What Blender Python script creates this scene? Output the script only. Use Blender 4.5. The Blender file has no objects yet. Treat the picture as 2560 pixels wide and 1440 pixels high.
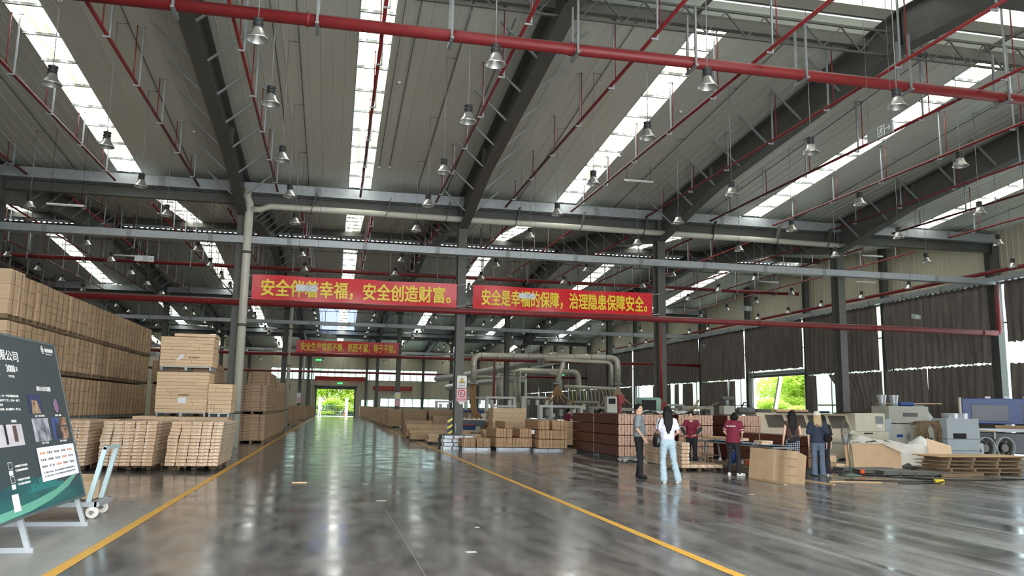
import bpy, math, random
import numpy as np
from mathutils import Vector, Matrix, Euler
SC = bpy.context.scene
COL = SC.collection
PI = math.pi
# ------------------------------------------------------------------ camera, sky, big daylight, exposure
cam_d = bpy.data.cameras.new('camera'); cam = bpy.data.objects.new('camera', cam_d); COL.objects.link(cam)
CY, CP, CR = .2123206, .1474739, -.0160974
fw = Vector((math.sin(CY)*math.cos(CP), math.cos(CY)*math.cos(CP), math.sin(CP)))
rt = Vector((math.cos(CY), -math.sin(CY), 0)); dn = fw.cross(rt)
r2 = rt*math.cos(CR)+dn*math.sin(CR); u2 = rt*math.sin(CR)-dn*math.cos(CR)
mw = Matrix(((r2.x, u2.x, -fw.x, 0), (r2.y, u2.y, -fw.y, 0), (r2.z, u2.z, -fw.z, 1.6), (0, 0, 0, 1)))
cam.matrix_world = mw
cam_d.sensor_width = 36; cam_d.lens = 2038.16/2560*36; cam_d.clip_start = .1; cam_d.clip_end = 600
SC.camera = cam
w = bpy.data.worlds.new('overcast_sky'); SC.world = w; w.use_nodes = True
nt = w.node_tree; bg = nt.nodes['Background']
tc = nt.nodes.new('ShaderNodeTexCoord'); nz = nt.nodes.new('ShaderNodeTexNoise'); nz.inputs['Scale'].default_value = 2.5
cr = nt.nodes.new('ShaderNodeValToRGB'); cr.color_ramp.elements[0].color = (.78, .88, 1, 1); cr.color_ramp.elements[1].color = (1, 1, 1, 1)
nt.links.new(tc.outputs['Generated'], nz.inputs['Vector']); nt.links.new(nz.outputs['Fac'], cr.inputs['Fac']); nt.links.new(cr.outputs['Color'], bg.inputs['Color'])
SKY = 5.0; bg.inputs['Strength'].default_value = SKY
PANE_E = 20.0          # daylight coming through the translucent roof sheets
def area(name, loc, rot, sx, sy, power, col=(1, 1, 1)):
    l = bpy.data.lights.new(name, 'AREA'); l.shape = 'RECTANGLE'; l.size = sx; l.size_y = sy; l.energy = power; l.color = col
    o = bpy.data.objects.new(name, l); COL.objects.link(o); o.location = loc; o.rotation_euler = rot
    return o
area('daylight_entrance', (4, -1.7, 3.3), (PI/2, 0, 0), 16, 6, 2500, (.95, .98, 1))   # daylight entering the wide open entrance behind the viewer
SC.view_settings.view_transform = 'Standard'; SC.view_settings.look = 'None'; SC.view_settings.gamma = 1
SC.view_settings.use_curve_mapping = False; SC.view_settings.exposure = 0.5
SC.cycles.max_bounces = 6; SC.cycles.diffuse_bounces = 4; SC.cycles.glossy_bounces = 3; SC.cycles.transmission_bounces = 4; SC.cycles.transparent_max_bounces = 8
SC.cycles.caustics_reflective = False; SC.cycles.caustics_refractive = False
SC.cycles.sample_clamp_indirect = 4; SC.cycles.use_denoising = True; SC.cycles.use_light_tree = True

# ------------------------------------------------------------------ helpers
RND = random.Random(7)
class MB:
    def __init__(s): s.v = []; s.f = []; s.m = []; s.sm = []; s.mi = 0
    def add(s, vs, fs, smooth=False):
        b = len(s.v); s.v += [tuple(p) for p in vs]
        for f in fs: s.f.append(tuple(b+i for i in f)); s.m.append(s.mi); s.sm.append(smooth)
        return s
    def box(s, x0, x1, y0, y1, z0, z1, R=None, c=None):
        vs = [(x0,y0,z0),(x1,y0,z0),(x1,y1,z0),(x0,y1,z0),(x0,y0,z1),(x1,y0,z1),(x1,y1,z1),(x0,y1,z1)]
        if R is not None:
            c = Vector(c) if c else Vector(((x0+x1)/2,(y0+y1)/2,(z0+z1)/2)); vs = [R@(Vector(p)-c)+c for p in vs]
        return s.add(vs, [(0,3,2,1),(4,5,6,7),(0,1,5,4),(1,2,6,5),(2,3,7,6),(3,0,4,7)])
    def cbox(s, x0, x1, y0, y1, z0, z1, b=.01):
        # box with chamfered edges
        vs = []; X = (x0, x1); Y = (y0, y1); Z = (z0, z1)
        idx = {}
        for i in (0,1):
            for j in (0,1):
                for k in (0,1):
                    for ax in range(3):
                        d = [0,0,0]
                        p = [X[i]-(b if i else -b)*(ax != 0), Y[j]-(b if j else -b)*(ax != 1), Z[k]-(b if k else -b)*(ax != 2)]
                        idx[i,j,k,ax] = len(vs); vs.append(p)
        f = []
        I = lambda i,j,k,a: idx[i,j,k,a]
        for i in (0,1):
            q = [I(i,0,0,0),I(i,1,0,0),I(i,1,1,0),I(i,0,1,0)]; f.append(q if i else q[::-1])
            q = [I(0,i,0,1),I(0,i,1,1),I(1,i,1,1),I(1,i,0,1)]; f.append(q if i else q[::-1])
            q = [I(0,0,i,2),I(1,0,i,2),I(1,1,i,2),I(0,1,i,2)]; f.append(q if i else q[::-1])
        for a in (0,1):
            for c in (0,1):
                q = [I(0,a,c,1),I(1,a,c,1),I(1,a,c,2),I(0,a,c,2)]; f.append(q if (a == c) else q[::-1])
                q = [I(a,0,c,0),I(a,1,c,0),I(a,1,c,2),I(a,0,c,2)]; f.append(q[::-1] if (a == c) else q)
                q = [I(a,c,0,0),I(a,c,1,0),I(a,c,1,1),I(a,c,0,1)]; f.append(q if (a == c) else q[::-1])
        for i in (0,1):
            for j in (0,1):
                for k in (0,1):
                    q = [I(i,j,k,0),I(i,j,k,1),I(i,j,k,2)]; f.append(q if (i+j+k) % 2 == 1 else q[::-1])
        return s.add(vs, f)
    def tube(s, pts, r, n=8, cap=True, smooth=True):
        pts = [Vector(p) for p in pts]; rr = r if isinstance(r, (list, tuple)) else [r]*len(pts)
        rings = []; prev = None
        for i, p in enumerate(pts):
            d = (pts[min(i+1, len(pts)-1)]-pts[max(i-1, 0)]).normalized()
            if prev is None:
                a = Vector((0,0,1)) if abs(d.z) < .9 else Vector((1,0,0)); u = d.cross(a).normalized()
            else: u = (prev-d*prev.dot(d)).normalized()
            prev = u; v = d.cross(u); rings.append([p+(u*math.cos(t)+v*math.sin(t))*rr[i] for t in [2*PI*k/n for k in range(n)]])
        vs = [q for R_ in rings for q in R_]; fs = []
        for i in range(len(pts)-1):
            for k in range(n): fs.append((i*n+k, i*n+(k+1) % n, (i+1)*n+(k+1) % n, (i+1)*n+k))
        s.add(vs, fs, smooth)
        if cap:
            b = len(s.v)-len(vs)
            for rng in (range(n-1, -1, -1), range((len(pts)-1)*n, len(pts)*n)):
                s.f.append(tuple(b+i for i in rng)); s.m.append(s.mi); s.sm.append(False)
        return s
    def lathe(s, prof, c=(0,0,0), n=20, smooth=True):
        vs = []; fs = []; cx, cy, cz = c
        for r, z in prof:
            for k in range(n): t = 2*PI*k/n; vs.append((cx+r*math.cos(t), cy+r*math.sin(t), cz+z))
        for i in range(len(prof)-1):
            for k in range(n): fs.append((i*n+k, i*n+(k+1) % n, (i+1)*n+(k+1) % n, (i+1)*n+k))
        return s.add(vs, fs, smooth)
    def bar(s, a, b, w_, h_=None, up=None):
        # rectangular bar from a to b
        a = Vector(a); b = Vector(b); h_ = h_ or w_; d = (b-a).normalized()
        up = Vector(up) if up else (Vector((0,0,1)) if abs(d.z) < .95 else Vector((0,1,0)))
        u = d.cross(up).normalized(); v = u.cross(d)
        vs = [p+u*(i*w_/2)+v*(j*h_/2) for p in (a, b) for i, j in ((-1,-1),(1,-1),(1,1),(-1,1))]
        return s.add(vs, [(3,2,1,0),(4,5,6,7),(0,1,5,4),(1,2,6,5),(2,3,7,6),(3,0,4,7)])
    def prism(s, poly, z0, z1, ax='z'):
        n = len(poly); P3 = {'z': lambda p, t: (p[0], p[1], t), 'y': lambda p, t: (p[0], t, p[1]), 'x': lambda p, t: (t, p[0], p[1])}[ax]
        vs = [P3(p, z0) for p in poly]+[P3(p, z1) for p in poly]
        fs = [tuple(range(n-1, -1, -1)), tuple(range(n, 2*n))]+[(i, (i+1) % n, n+(i+1) % n, n+i) for i in range(n)]
        return s.add(vs, fs)
    def mesh(s, name, mats):
        me = bpy.data.meshes.new(name); me.from_pydata(s.v, [], s.f)
        for m in (mats if isinstance(mats, (list, tuple)) else [mats]): me.materials.append(m)
        me.polygons.foreach_set('material_index', s.m); me.polygons.foreach_set('use_smooth', s.sm)
        me.update(); return me
    def build(s, name, mats, parent=None, loc=None, rot=None):
        return link(name, s.mesh(name, mats), parent, loc, rot)
def link(name, me, parent=None, loc=None, rot=None, scale=None):
    o = bpy.data.objects.new(name, me); COL.objects.link(o)
    if parent: o.parent = parent
    if loc is not None: o.location = loc
    if rot is not None: o.rotation_euler = rot
    if scale is not None: o.scale = scale
    return o
def tag(o, label, cat, group=None, kind=None):
    o['label'] = label; o['category'] = cat
    if group: o['group'] = group
    if kind: o['kind'] = kind
    return o
def thing(name, label, cat, loc=(0,0,0), rz=0, group=None, rot=None):
    o = bpy.data.objects.new(name, None); COL.objects.link(o); o.location = loc; o.rotation_euler = rot or (0,0,rz); o.empty_display_size = .1
    return tag(o, label, cat, group)
def struct(o, label=None, cat=None):
    o['kind'] = 'structure'
    if label: o['label'] = label
    if cat: o['category'] = cat
    return o
def dup(root, loc, rz=None, label=None, group=None, scale=None):
    r = root.copy(); COL.objects.link(r); r.location = loc
    if rz is not None: r.rotation_euler = (0,0,rz)
    if scale: r.scale = scale
    if label: r['label'] = label
    if group: r['group'] = group
    for ch in list(root.children):
        c = ch.copy(); COL.objects.link(c); c.parent = r
        for g in list(ch.children):
            d = g.copy(); COL.objects.link(d); d.parent = c
    return r

# ------------------------------------------------------------------ materials
def lin(c): return tuple(((x/255)/12.92 if x/255 <= .04045 else ((x/255+.055)/1.055)**2.4) for x in c)
MATS = {}
def mat(name, col, rough=.6, metal=0, noise=0, scale=6, stretch=(1,1,1), rand=0, bump=0, bscale=40, spec=.5, emit=None, estr=0, alpha=1, col2=None, coord='Object', dust=None):
    if name in MATS: return MATS[name]
    m = bpy.data.materials.new(name); m.use_nodes = True; t = m.node_tree; b = t.nodes['Principled BSDF']
    c = lin(col); b.inputs['Roughness'].default_value = rough; b.inputs['Metallic'].default_value = metal
    b.inputs['Specular IOR Level'].default_value = spec
    last = None
    if noise or bump or col2:
        tcn = t.nodes.new('ShaderNodeTexCoord'); mp = t.nodes.new('ShaderNodeMapping'); mp.inputs['Scale'].default_value = stretch
        t.links.new(tcn.outputs[coord], mp.inputs['Vector'])
        n_ = t.nodes.new('ShaderNodeTexNoise'); n_.inputs['Scale'].default_value = scale; n_.inputs['Detail'].default_value = 5; t.links.new(mp.outputs['Vector'], n_.inputs['Vector'])
        r_ = t.nodes.new('ShaderNodeValToRGB'); r_.color_ramp.elements[0].position = .3; r_.color_ramp.elements[1].position = .72
        c2 = lin(col2) if col2 else c
        r_.color_ramp.elements[0].color = tuple(x*(1-noise) for x in c2)+(1,); r_.color_ramp.elements[1].color = tuple(min(1, x*(1+noise*.6)) for x in c)+(1,)
        t.links.new(n_.outputs['Fac'], r_.inputs['Fac']); last = r_.outputs['Color']
        if bump:
            n2 = t.nodes.new('ShaderNodeTexNoise'); n2.inputs['Scale'].default_value = bscale; t.links.new(mp.outputs['Vector'], n2.inputs['Vector'])
            bp = t.nodes.new('ShaderNodeBump'); bp.inputs['Strength'].default_value = bump; bp.inputs['Distance'].default_value = .02
            t.links.new(n2.outputs['Fac'], bp.inputs['Height']); t.links.new(bp.outputs['Normal'], b.inputs['Normal'])
    if rand:
        oi = t.nodes.new('ShaderNodeObjectInfo'); hs = t.nodes.new('ShaderNodeHueSaturation'); mr = t.nodes.new('ShaderNodeMapRange')
        mr.inputs['To Min'].default_value = 1-rand; mr.inputs['To Max'].default_value = 1+rand
        t.links.new(oi.outputs['Random'], mr.inputs['Value']); t.links.new(mr.outputs['Result'], hs.inputs['Value'])
        if last: t.links.new(last, hs.inputs['Color'])
        else: hs.inputs['Color'].default_value = c+(1,)
        last = hs.outputs['Color']
    if dust:      # settled dust on upward faces
        g_ = t.nodes.new('ShaderNodeNewGeometry'); sx_ = t.nodes.new('ShaderNodeSeparateXYZ'); t.links.new(g_.outputs['Normal'], sx_.inputs[0])
        m_ = t.nodes.new('ShaderNodeMapRange'); m_.inputs['From Min'].default_value = .35; m_.inputs['From Max'].default_value = .8; t.links.new(sx_.outputs['Z'], m_.inputs['Value'])
        x_ = t.nodes.new('ShaderNodeMix'); x_.data_type = 'RGBA'; t.links.new(m_.outputs['Result'], x_.inputs['Factor'])
        if last: t.links.new(last, x_.inputs[6])
        else: x_.inputs[6].default_value = c+(1,)
        x_.inputs[7].default_value = lin(dust)+(1,); last = x_.outputs[2]
    if last: t.links.new(last, b.inputs['Base Color'])
    else: b.inputs['Base Color'].default_value = c+(1,)
    if emit: b.inputs['Emission Color'].default_value = lin(emit)+(1,); b.inputs['Emission Strength'].default_value = estr
    if alpha < 1: b.inputs['Alpha'].default_value = alpha
    MATS[name] = m; return m
M_STEEL = mat('dark_steel_paint', (86,87,82), .5, 0, .15, 3)
M_STEEL2 = mat('dark_grey_paint', (88,88,82), .5, 0, .12, 3)
M_GALV = mat('galvanised_steel', (168,174,178), .42, .35, .14, 5)
M_GALVD = mat('dull_zinc', (140,146,146), .5, .3, .15, 8)
M_RED = mat('red_fire_pipe_paint', (126,36,38), .5, 0, .12, 2, (1,1,1), dust=(120,106,100))
M_PVC = mat('cream_pvc', (205,203,190), .4, 0, .06, 2)
M_ROOF = mat('roof_liner_sheet', (206,208,198), .36, .15, .07, 1.2, (1,.15,1), rand=.05)
M_WALL = mat('cream_wall_panel', (200,194,172), .5, .05, .07, 1.5, (1,1,.2), rand=.06)
M_CURT = mat('dark_curtain_cloth', (112,104,98), .85, 0, .3, 3, (1,1.5,.25), rand=.08)
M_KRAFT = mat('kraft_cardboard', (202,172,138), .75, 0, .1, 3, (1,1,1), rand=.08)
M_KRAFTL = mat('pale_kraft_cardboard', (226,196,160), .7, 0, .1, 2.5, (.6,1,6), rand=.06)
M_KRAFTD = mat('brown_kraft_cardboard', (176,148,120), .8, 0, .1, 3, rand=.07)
M_WOOD = mat('pale_wood', (205,172,128), .65, 0, .15, 4, (1,1,8), rand=.08)
M_WOODD = mat('weathered_wood', (140,118,92), .8, 0, .25, 5, (1,1,6), rand=.15)
M_REDWOOD = mat('red_brown_laminate', (92,42,30), .45, 0, .3, 5, (1,.25,6), rand=.08)
M_BLACK = mat('black_plastic', (26,26,28), .5)
M_DARK = mat('near_black', (14,14,14), .8)
M_WHITE = mat('white_enamel', (232,232,228), .45)
M_PAPER = mat('white_paper', (236,236,240), .8)
M_GREY = mat('machine_grey_paint', (168,168,156), .5, 0, .08, 3)
M_BEIGE = mat('machine_cream_paint', (208,202,182), .45, 0, .08, 3)
M_BLUEGREY = mat('machine_light_blue_grey', (168,178,184), .45, 0, .06, 3)
M_BLUE = mat('machine_blue_paint', (32,66,128), .4, 0, .12, 3)
M_NAVY = mat('dark_navy_panel', (18,28,52), .35)
M_YEL = mat('yellow_floor_paint', (222,168,60), .45, 0, .22, 9)
M_ALU = mat('spun_aluminium', (196,196,192), .32, .75, .05, 8)
M_LAMPB = mat('lamp_black_housing', (44,46,46), .5)
M_GREEN = mat('green_canvas', (34,92,78), .7, 0, .15, 5)
M_RUBBER = mat('pale_rubber', (205,202,190), .6)
M_BRASS = mat('brown_hose', (158,122,80), .6, 0, .15, 6)
M_FILM = mat('milky_plastic_sheet', (228,224,216), .28, 0, .1, 3, bump=.8, bscale=12)
M_ORANGE = mat('orange_paint', (206,84,40), .5)
M_BANNER = mat('red_banner_cloth', (214,30,42), .35, 0, .08, 1.2, bump=.15, bscale=3)
M_BANNERY = mat('yellow_print', (240,214,60), .4)
def skin_mat(): return mat('skin', (222,176,150), .55, 0, .05, 12)
# translucent roof sheet lit from above by the daylight
def pane_mat():
    m = bpy.data.materials.new('translucent_fibreglass'); m.use_nodes = True; t = m.node_tree; b = t.nodes['Principled BSDF']
    tcn = t.nodes.new('ShaderNodeTexCoord'); mp = t.nodes.new('ShaderNodeMapping'); mp.inputs['Scale'].default_value = (9, .35, 1)
    n_ = t.nodes.new('ShaderNodeTexNoise'); n_.inputs['Scale'].default_value = 1.3; n_.inputs['Detail'].default_value = 3
    oi = t.nodes.new('ShaderNodeObjectInfo'); ad = t.nodes.new('ShaderNodeVectorMath'); ad.operation = 'ADD'
    t.links.new(tcn.outputs['Object'], mp.inputs['Vector']); t.links.new(mp.outputs['Vector'], ad.inputs[0]); t.links.new(oi.outputs['Location'], ad.inputs[1]); t.links.new(ad.outputs[0], n_.inputs['Vector'])
    r_ = t.nodes.new('ShaderNodeValToRGB'); e = r_.color_ramp.elements; e[0].position = .36; e[0].color = (.036,.034,.021,1); e[1].position = .52; e[1].color = (.08,.08,.068,1)
    x = e.new(.7); x.color = (.95,.98,.95,1)
    t.links.new(n_.outputs['Fac'], r_.inputs['Fac']); t.links.new(r_.outputs['Color'], b.inputs['Emission Color']); b.inputs['Emission Strength'].default_value = PANE_E
    b.inputs['Base Color'].default_value = (.5,.5,.45,1); b.inputs['Roughness'].default_value = .5
    return m
M_PANE = pane_mat()
def glass_mat():
    m = bpy.data.materials.new('window_glass'); m.use_nodes = True; t = m.node_tree; t.nodes.clear()
    o = t.nodes.new('ShaderNodeOutputMaterial'); tr = t.nodes.new('ShaderNodeBsdfTransparent'); tr.inputs[0].default_value = (.82,.9,.88,1)
    g = t.nodes.new('ShaderNodeBsdfGlossy'); g.inputs['Roughness'].default_value = .05; mx = t.nodes.new('ShaderNodeMixShader'); mx.inputs[0].default_value = .06
    t.links.new(tr.outputs[0], mx.inputs[1]); t.links.new(g.outputs[0], mx.inputs[2]); t.links.new(mx.outputs[0], o.inputs[0]); return m
M_GLASS = glass_mat()
def frosted_mat():
    m = bpy.data.materials.new('hazy_window_glass'); m.use_nodes = True; t = m.node_tree; t.nodes.clear()
    o = t.nodes.new('ShaderNodeOutputMaterial'); tr = t.nodes.new('ShaderNodeBsdfTransparent'); tr.inputs[0].default_value = (.8,.92,.9,1)
    g = t.nodes.new('ShaderNodeBsdfTranslucent'); g.inputs[0].default_value = (.62,.74,.74,1); mx = t.nodes.new('ShaderNodeMixShader'); mx.inputs[0].default_value = .45
    t.links.new(tr.outputs[0], mx.inputs[1]); t.links.new(g.outputs[0], mx.inputs[2]); t.links.new(mx.outputs[0], o.inputs[0]); return m
M_HAZY = frosted_mat()
def floor_mat():
    m = bpy.data.materials.new('polished_concrete'); m.use_nodes = True; t = m.node_tree; b = t.nodes['Principled BSDF']; N = t.nodes.new; L = t.links.new
    tcn = N('ShaderNodeTexCoord')
    def noise(scale, stretch, det=5, rot=0, dist=0):
        mp = N('ShaderNodeMapping'); mp.inputs['Scale'].default_value = stretch; mp.inputs['Rotation'].default_value = (0,0,rot); L(tcn.outputs['Object'], mp.inputs['Vector'])
        n_ = N('ShaderNodeTexNoise'); n_.inputs['Scale'].default_value = scale; n_.inputs['Detail'].default_value = det; n_.inputs['Distortion'].default_value = dist; L(mp.outputs['Vector'], n_.inputs['Vector']); return n_.outputs['Fac']
    def ramp(inp, p0, p1, c0, c1):
        r_ = N('ShaderNodeValToRGB'); r_.color_ramp.elements[0].position = p0; r_.color_ramp.elements[1].position = p1
        r_.color_ramp.elements[0].color = c0+(1,); r_.color_ramp.elements[1].color = c1+(1,); L(inp, r_.inputs['Fac']); return r_.outputs['Color']
    base = ramp(noise(2.2, (1.5,.5,1), 10, .1, .5), .33, .7, lin((68,69,71)), lin((116,116,113)))
    # dry dusty strip outside the left aisle line and worn scuffs on the right
    sx = N('ShaderNodeSeparateXYZ'); L(tcn.outputs['Object'], sx.inputs[0])
    def mathn(op, a, b_=None, v=None):
        n_ = N('ShaderNodeMath'); n_.operation = op; L(a, n_.inputs[0])
        if b_ is not None: L(b_, n_.inputs[1])
        if v is not None: n_.inputs[1].default_value = v
        return n_.outputs[0]
    left = mathn('LESS_THAN', sx.outputs['X'], v=-2.5)
    near = N('ShaderNodeMapRange'); near.inputs['From Min'].default_value = 17; near.inputs['From Max'].default_value = 9; L(sx.outputs['Y'], near.inputs['Value'])
    nn = noise(.9, (1,.5,1), 6, .4); lw = mathn('MULTIPLY', mathn('MULTIPLY', left, near.outputs['Result']), ramp(nn, .25, .6, (.45,.45,.45), (1,1,1)))
    mx = N('ShaderNodeMix'); mx.data_type = 'RGBA'; L(lw, mx.inputs['Factor']); L(base, mx.inputs[6]); mx.inputs[7].default_value = lin((168,168,164))+(1,)
    sc = ramp(noise(1.0, (2.6,.22,1), 9, .16, .5), .44, .74, (0,0,0), (.8,.8,.8))
    rr = N('ShaderNodeMapRange'); rr.inputs['From Min'].default_value = 3.5; rr.inputs['From Max'].default_value = 8; L(sx.outputs['X'], rr.inputs['Value'])
    rg = mathn('MULTIPLY', sc, mathn('ADD', rr.outputs['Result'], v=.22))
    mx2 = N('ShaderNodeMix'); mx2.data_type = 'RGBA'; L(rg, mx2.inputs['Factor']); L(mx.outputs[2], mx2.inputs[6]); mx2.inputs[7].default_value = lin((160,160,158))+(1,)
    L(mx2.outputs[2], b.inputs['Base Color'])
    ro = ramp(noise(1.6, (1,.8,1), 6, .2), .3, .7, (.08,)*3, (.23,)*3)
    ad = mathn('ADD', mathn('ADD', ro, mathn('MULTIPLY', lw, v=.35)), mathn('MULTIPLY', rg, v=.25))
    L(ad, b.inputs['Roughness']); b.inputs['Specular IOR Level'].default_value = .5
    bp = N('ShaderNodeBump'); bp.inputs['Strength'].default_value = .03; bp.inputs['Distance'].default_value = .02; L(noise(3.5, (.3,1.2,1), 4), bp.inputs['Height']); L(bp.outputs['Normal'], b.inputs['Normal'])
    return m
M_FLOOR = floor_mat()
def pack_mat():
    # kraft carton end under shiny clear film; its white highlights are painted into the colour
    m = bpy.data.materials.new('wrapped_kraft_painted_glints'); m.use_nodes = True; t = m.node_tree; b = t.nodes['Principled BSDF']; N = t.nodes.new; L = t.links.new
    tcn = N('ShaderNodeTexCoord'); oi = N('ShaderNodeObjectInfo'); ad = N('ShaderNodeVectorMath'); ad.operation = 'MULTIPLY_ADD'; ad.inputs[1].default_value = (7,7,22)
    L(tcn.outputs['Object'], ad.inputs[0]); L(oi.outputs['Location'], ad.inputs[2])
    n_ = N('ShaderNodeTexNoise'); n_.inputs['Scale'].default_value = 1.0; n_.inputs['Detail'].default_value = 4; n_.inputs['Distortion'].default_value = 1.2; L(ad.outputs[0], n_.inputs['Vector'])
    r_ = N('ShaderNodeValToRGB'); r_.color_ramp.elements[0].position = .52; r_.color_ramp.elements[1].position = .62; r_.color_ramp.elements[0].color = lin((198,166,134))+(1,); r_.color_ramp.elements[1].color = lin((240,230,218))+(1,)
    L(n_.outputs['Fac'], r_.inputs['Fac']); L(r_.outputs['Color'], b.inputs['Base Color']); b.inputs['Roughness'].default_value = .28; b.inputs['Specular IOR Level'].default_value = .7
    bp = N('ShaderNodeBump'); bp.inputs['Strength'].default_value = .6; bp.inputs['Distance'].default_value = .02; L(n_.outputs['Fac'], bp.inputs['Height']); L(bp.outputs['Normal'], b.inputs['Normal'])
    return m
M_WRAP = pack_mat()
TEXTS = {}
def text_mesh(body, size, bold=.0, ex=.004, align='LEFT'):
    key = (body, size, bold, ex, align)
    if key in TEXTS: return TEXTS[key]
    c = bpy.data.curves.new('lettering', 'FONT'); c.body = body; c.size = size; c.extrude = ex; c.align_x = align; c.resolution_u = 3
    o = bpy.data.objects.new('lettering', c); COL.objects.link(o); bpy.context.view_layer.update()
    me = bpy.data.meshes.new_from_object(o.evaluated_get(bpy.context.evaluated_depsgraph_get())); bpy.data.objects.remove(o)
    if bold:      # heavier strokes: the glyphs overprinted a hair apart
        vs = [v.co.copy() for v in me.vertices]; fs = [tuple(p.vertices) for p in me.polygons]; n = len(vs); V = []; F = []
        for q, (dx, dy) in enumerate(((0,0),(bold,bold),(-bold,bold),(bold,-bold),(-bold,-bold),(bold*1.3,0),(-bold*1.3,0))):
            V += [(v.x+dx, v.y+dy, v.z+q*.0002) for v in vs]; F += [tuple(i+n*q for i in f) for f in fs]
        me = bpy.data.meshes.new('lettering'); me.from_pydata(V, [], F)
    TEXTS[key] = me; return me
def lettering(body, size, m, parent, loc, rot=(PI/2,0,0), bold=0, width=None, height=None, name='lettering', align='LEFT', ex=.004):
    me = text_mesh(body, size, bold, ex, align).copy(); me.materials.clear(); me.materials.append(m)
    xs = [v.co.x for v in me.vertices]; ys = [v.co.y for v in me.vertices]
    sx = width/(max(xs)-min(xs)) if width else 1; sy = height/(max(ys)-min(ys)) if height else (sx if width else 1)
    if width or height:
        x0 = min(xs); y0 = min(ys)
        for v in me.vertices: v.co.x = (v.co.x-x0)*sx; v.co.y = (v.co.y-y0)*sy
    return link(name, me, parent, loc, rot)
# ================================================================== BUILDING
XC = [-48.9+9*k for k in range(10)]           # frame lines, last one = right wall 32.1
VAL = [1, 34, 67, 100, 133]; SL = .09; ZE = 10.7
def roofz(Y):
    d = min(abs(Y-v) for v in VAL); return ZE+SL*d
BAYN = {0: 'far left bay', 1: 'second bay from the left end', 2: 'four bays left of the aisle', 3: 'three bays left of the aisle', 4: 'bay left of the aisle', 5: 'bay over the centre aisle', 6: 'first bay right of the aisle', 7: 'second bay right of the aisle', 8: 'bay against the right wall'}
BAYN[2] = 'third bay left of the aisle'; BAYN[3] = 'second bay left of the aisle'
ORD = ['nearest', 'second', 'third', 'fourth', 'fifth', 'sixth', 'seventh', 'eighth']
FIRSTBAY = [4, 4, 2, 2, 1, 1, 0, 0]
# floor
mb = MB(); mb.add([(-48.9,-2,0),(32.1,-2,0),(32.1,133,0),(-48.9,133,0)], [(0,1,2,3)]); floor = struct(mb.build('floor', M_FLOOR))
mb = MB(); mb.add([(-120,-30,-.03),(120,-30,-.03),(120,260,-.03),(-120,260,-.03)], [(0,1,2,3)])
struct(mb.build('ground', mat('outdoor_paving', (176,178,170), .8, 0, .1, .5)))
for nm, x, y0, y1, lb in (('floor_line', -2.5, 1.5, 128, 'worn yellow line painted on the floor left of the aisle'), ('floor_line', 4.02, 3, 62, 'worn yellow line painted on the floor right of the aisle')):
    mb = MB(); n = 60
    for i in range(n):
        a = y0+(y1-y0)*i/n; b = y0+(y1-y0)*(i+1)/n
        mb.add([(x-.065,a,.003),(x+.065,a,.003),(x+.065,b,.003),(x-.065,b,.003)], [(0,1,2,3)])
    tag(mb.build(nm, M_YEL), lb, 'floor marking')
mb = MB(); mb.bar((.9,13.4,.001), (1.0,3.0,.001), .007, .002); tag(mb.build('floor_joint', mat('joint_filler', (140,138,132), .7)), 'thin pale saw-cut joint running down the aisle floor', 'floor joint')
# ceiling panels and skylights
def panel_mesh(L, sgn):
    mb = MB(); pr = [(0,0),(.0,-.022),(.025,-.022),(.035,0),(.32,0),(.33,-.01),(.35,-.01),(.36,0),(.65,0),(.66,-.01),(.68,-.01),(.69,0),(.975,0),(.985,-.022),(1,-.022),(1,0)]
    vs = [(x, 0, z) for x, z in pr]+[(x, sgn*L, z+SL*L) for x, z in pr]; n = len(pr)
    fs = [((i, i+1, n+i+1, n+i) if sgn < 0 else (i, n+i, n+i+1, i+1)) for i in range(n-1)]
    mb.add(vs, fs); t = [(0,0,.05),(1,0,.05),(1,sgn*L,.05+SL*L),(0,sgn*L,.05+SL*L)]; mb.add(t, [(0,1,2,3) if sgn > 0 else (0,3,2,1)])
    return mb.mesh('roof_panel', M_ROOF)
LSL = 15.0
PM = {1: panel_mesh(LSL, 1), -1: panel_mesh(LSL, -1)}
def pane_mesh(L, sgn):
    mb = MB(); n = 9; vs = []; fs = []
    for i in range(n):
        x = i/(n-1); z = .012*(i % 2); vs += [(x, sgn*.03, z+SL*.03), (x, sgn*(L-.03), z+SL*(L-.03))]
    for i in range(n-1): fs.append((2*i, 2*i+2, 2*i+3, 2*i+1) if sgn < 0 else (2*i, 2*i+1, 2*i+3, 2*i+2))
    mb.add(vs, fs); return mb.mesh('skylight_pane', M_PANE)
SM = {1: pane_mesh(1.5, 1), -1: pane_mesh(1.5, -1)}
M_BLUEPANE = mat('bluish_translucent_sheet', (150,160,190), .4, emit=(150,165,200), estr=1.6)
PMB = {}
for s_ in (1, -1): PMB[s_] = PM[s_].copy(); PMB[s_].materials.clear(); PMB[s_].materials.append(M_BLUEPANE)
cb = {}
for s_ in (1, -1):
    mb = MB()
    for i in range(0, 11): mb.box(-.03, .93, s_*1.5*i-.03, s_*1.5*i+.03, SL*1.5*i-.07, SL*1.5*i+.01)
    cb[s_] = mb.mesh('crossbars', M_GALVD)
si = 0
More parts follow.
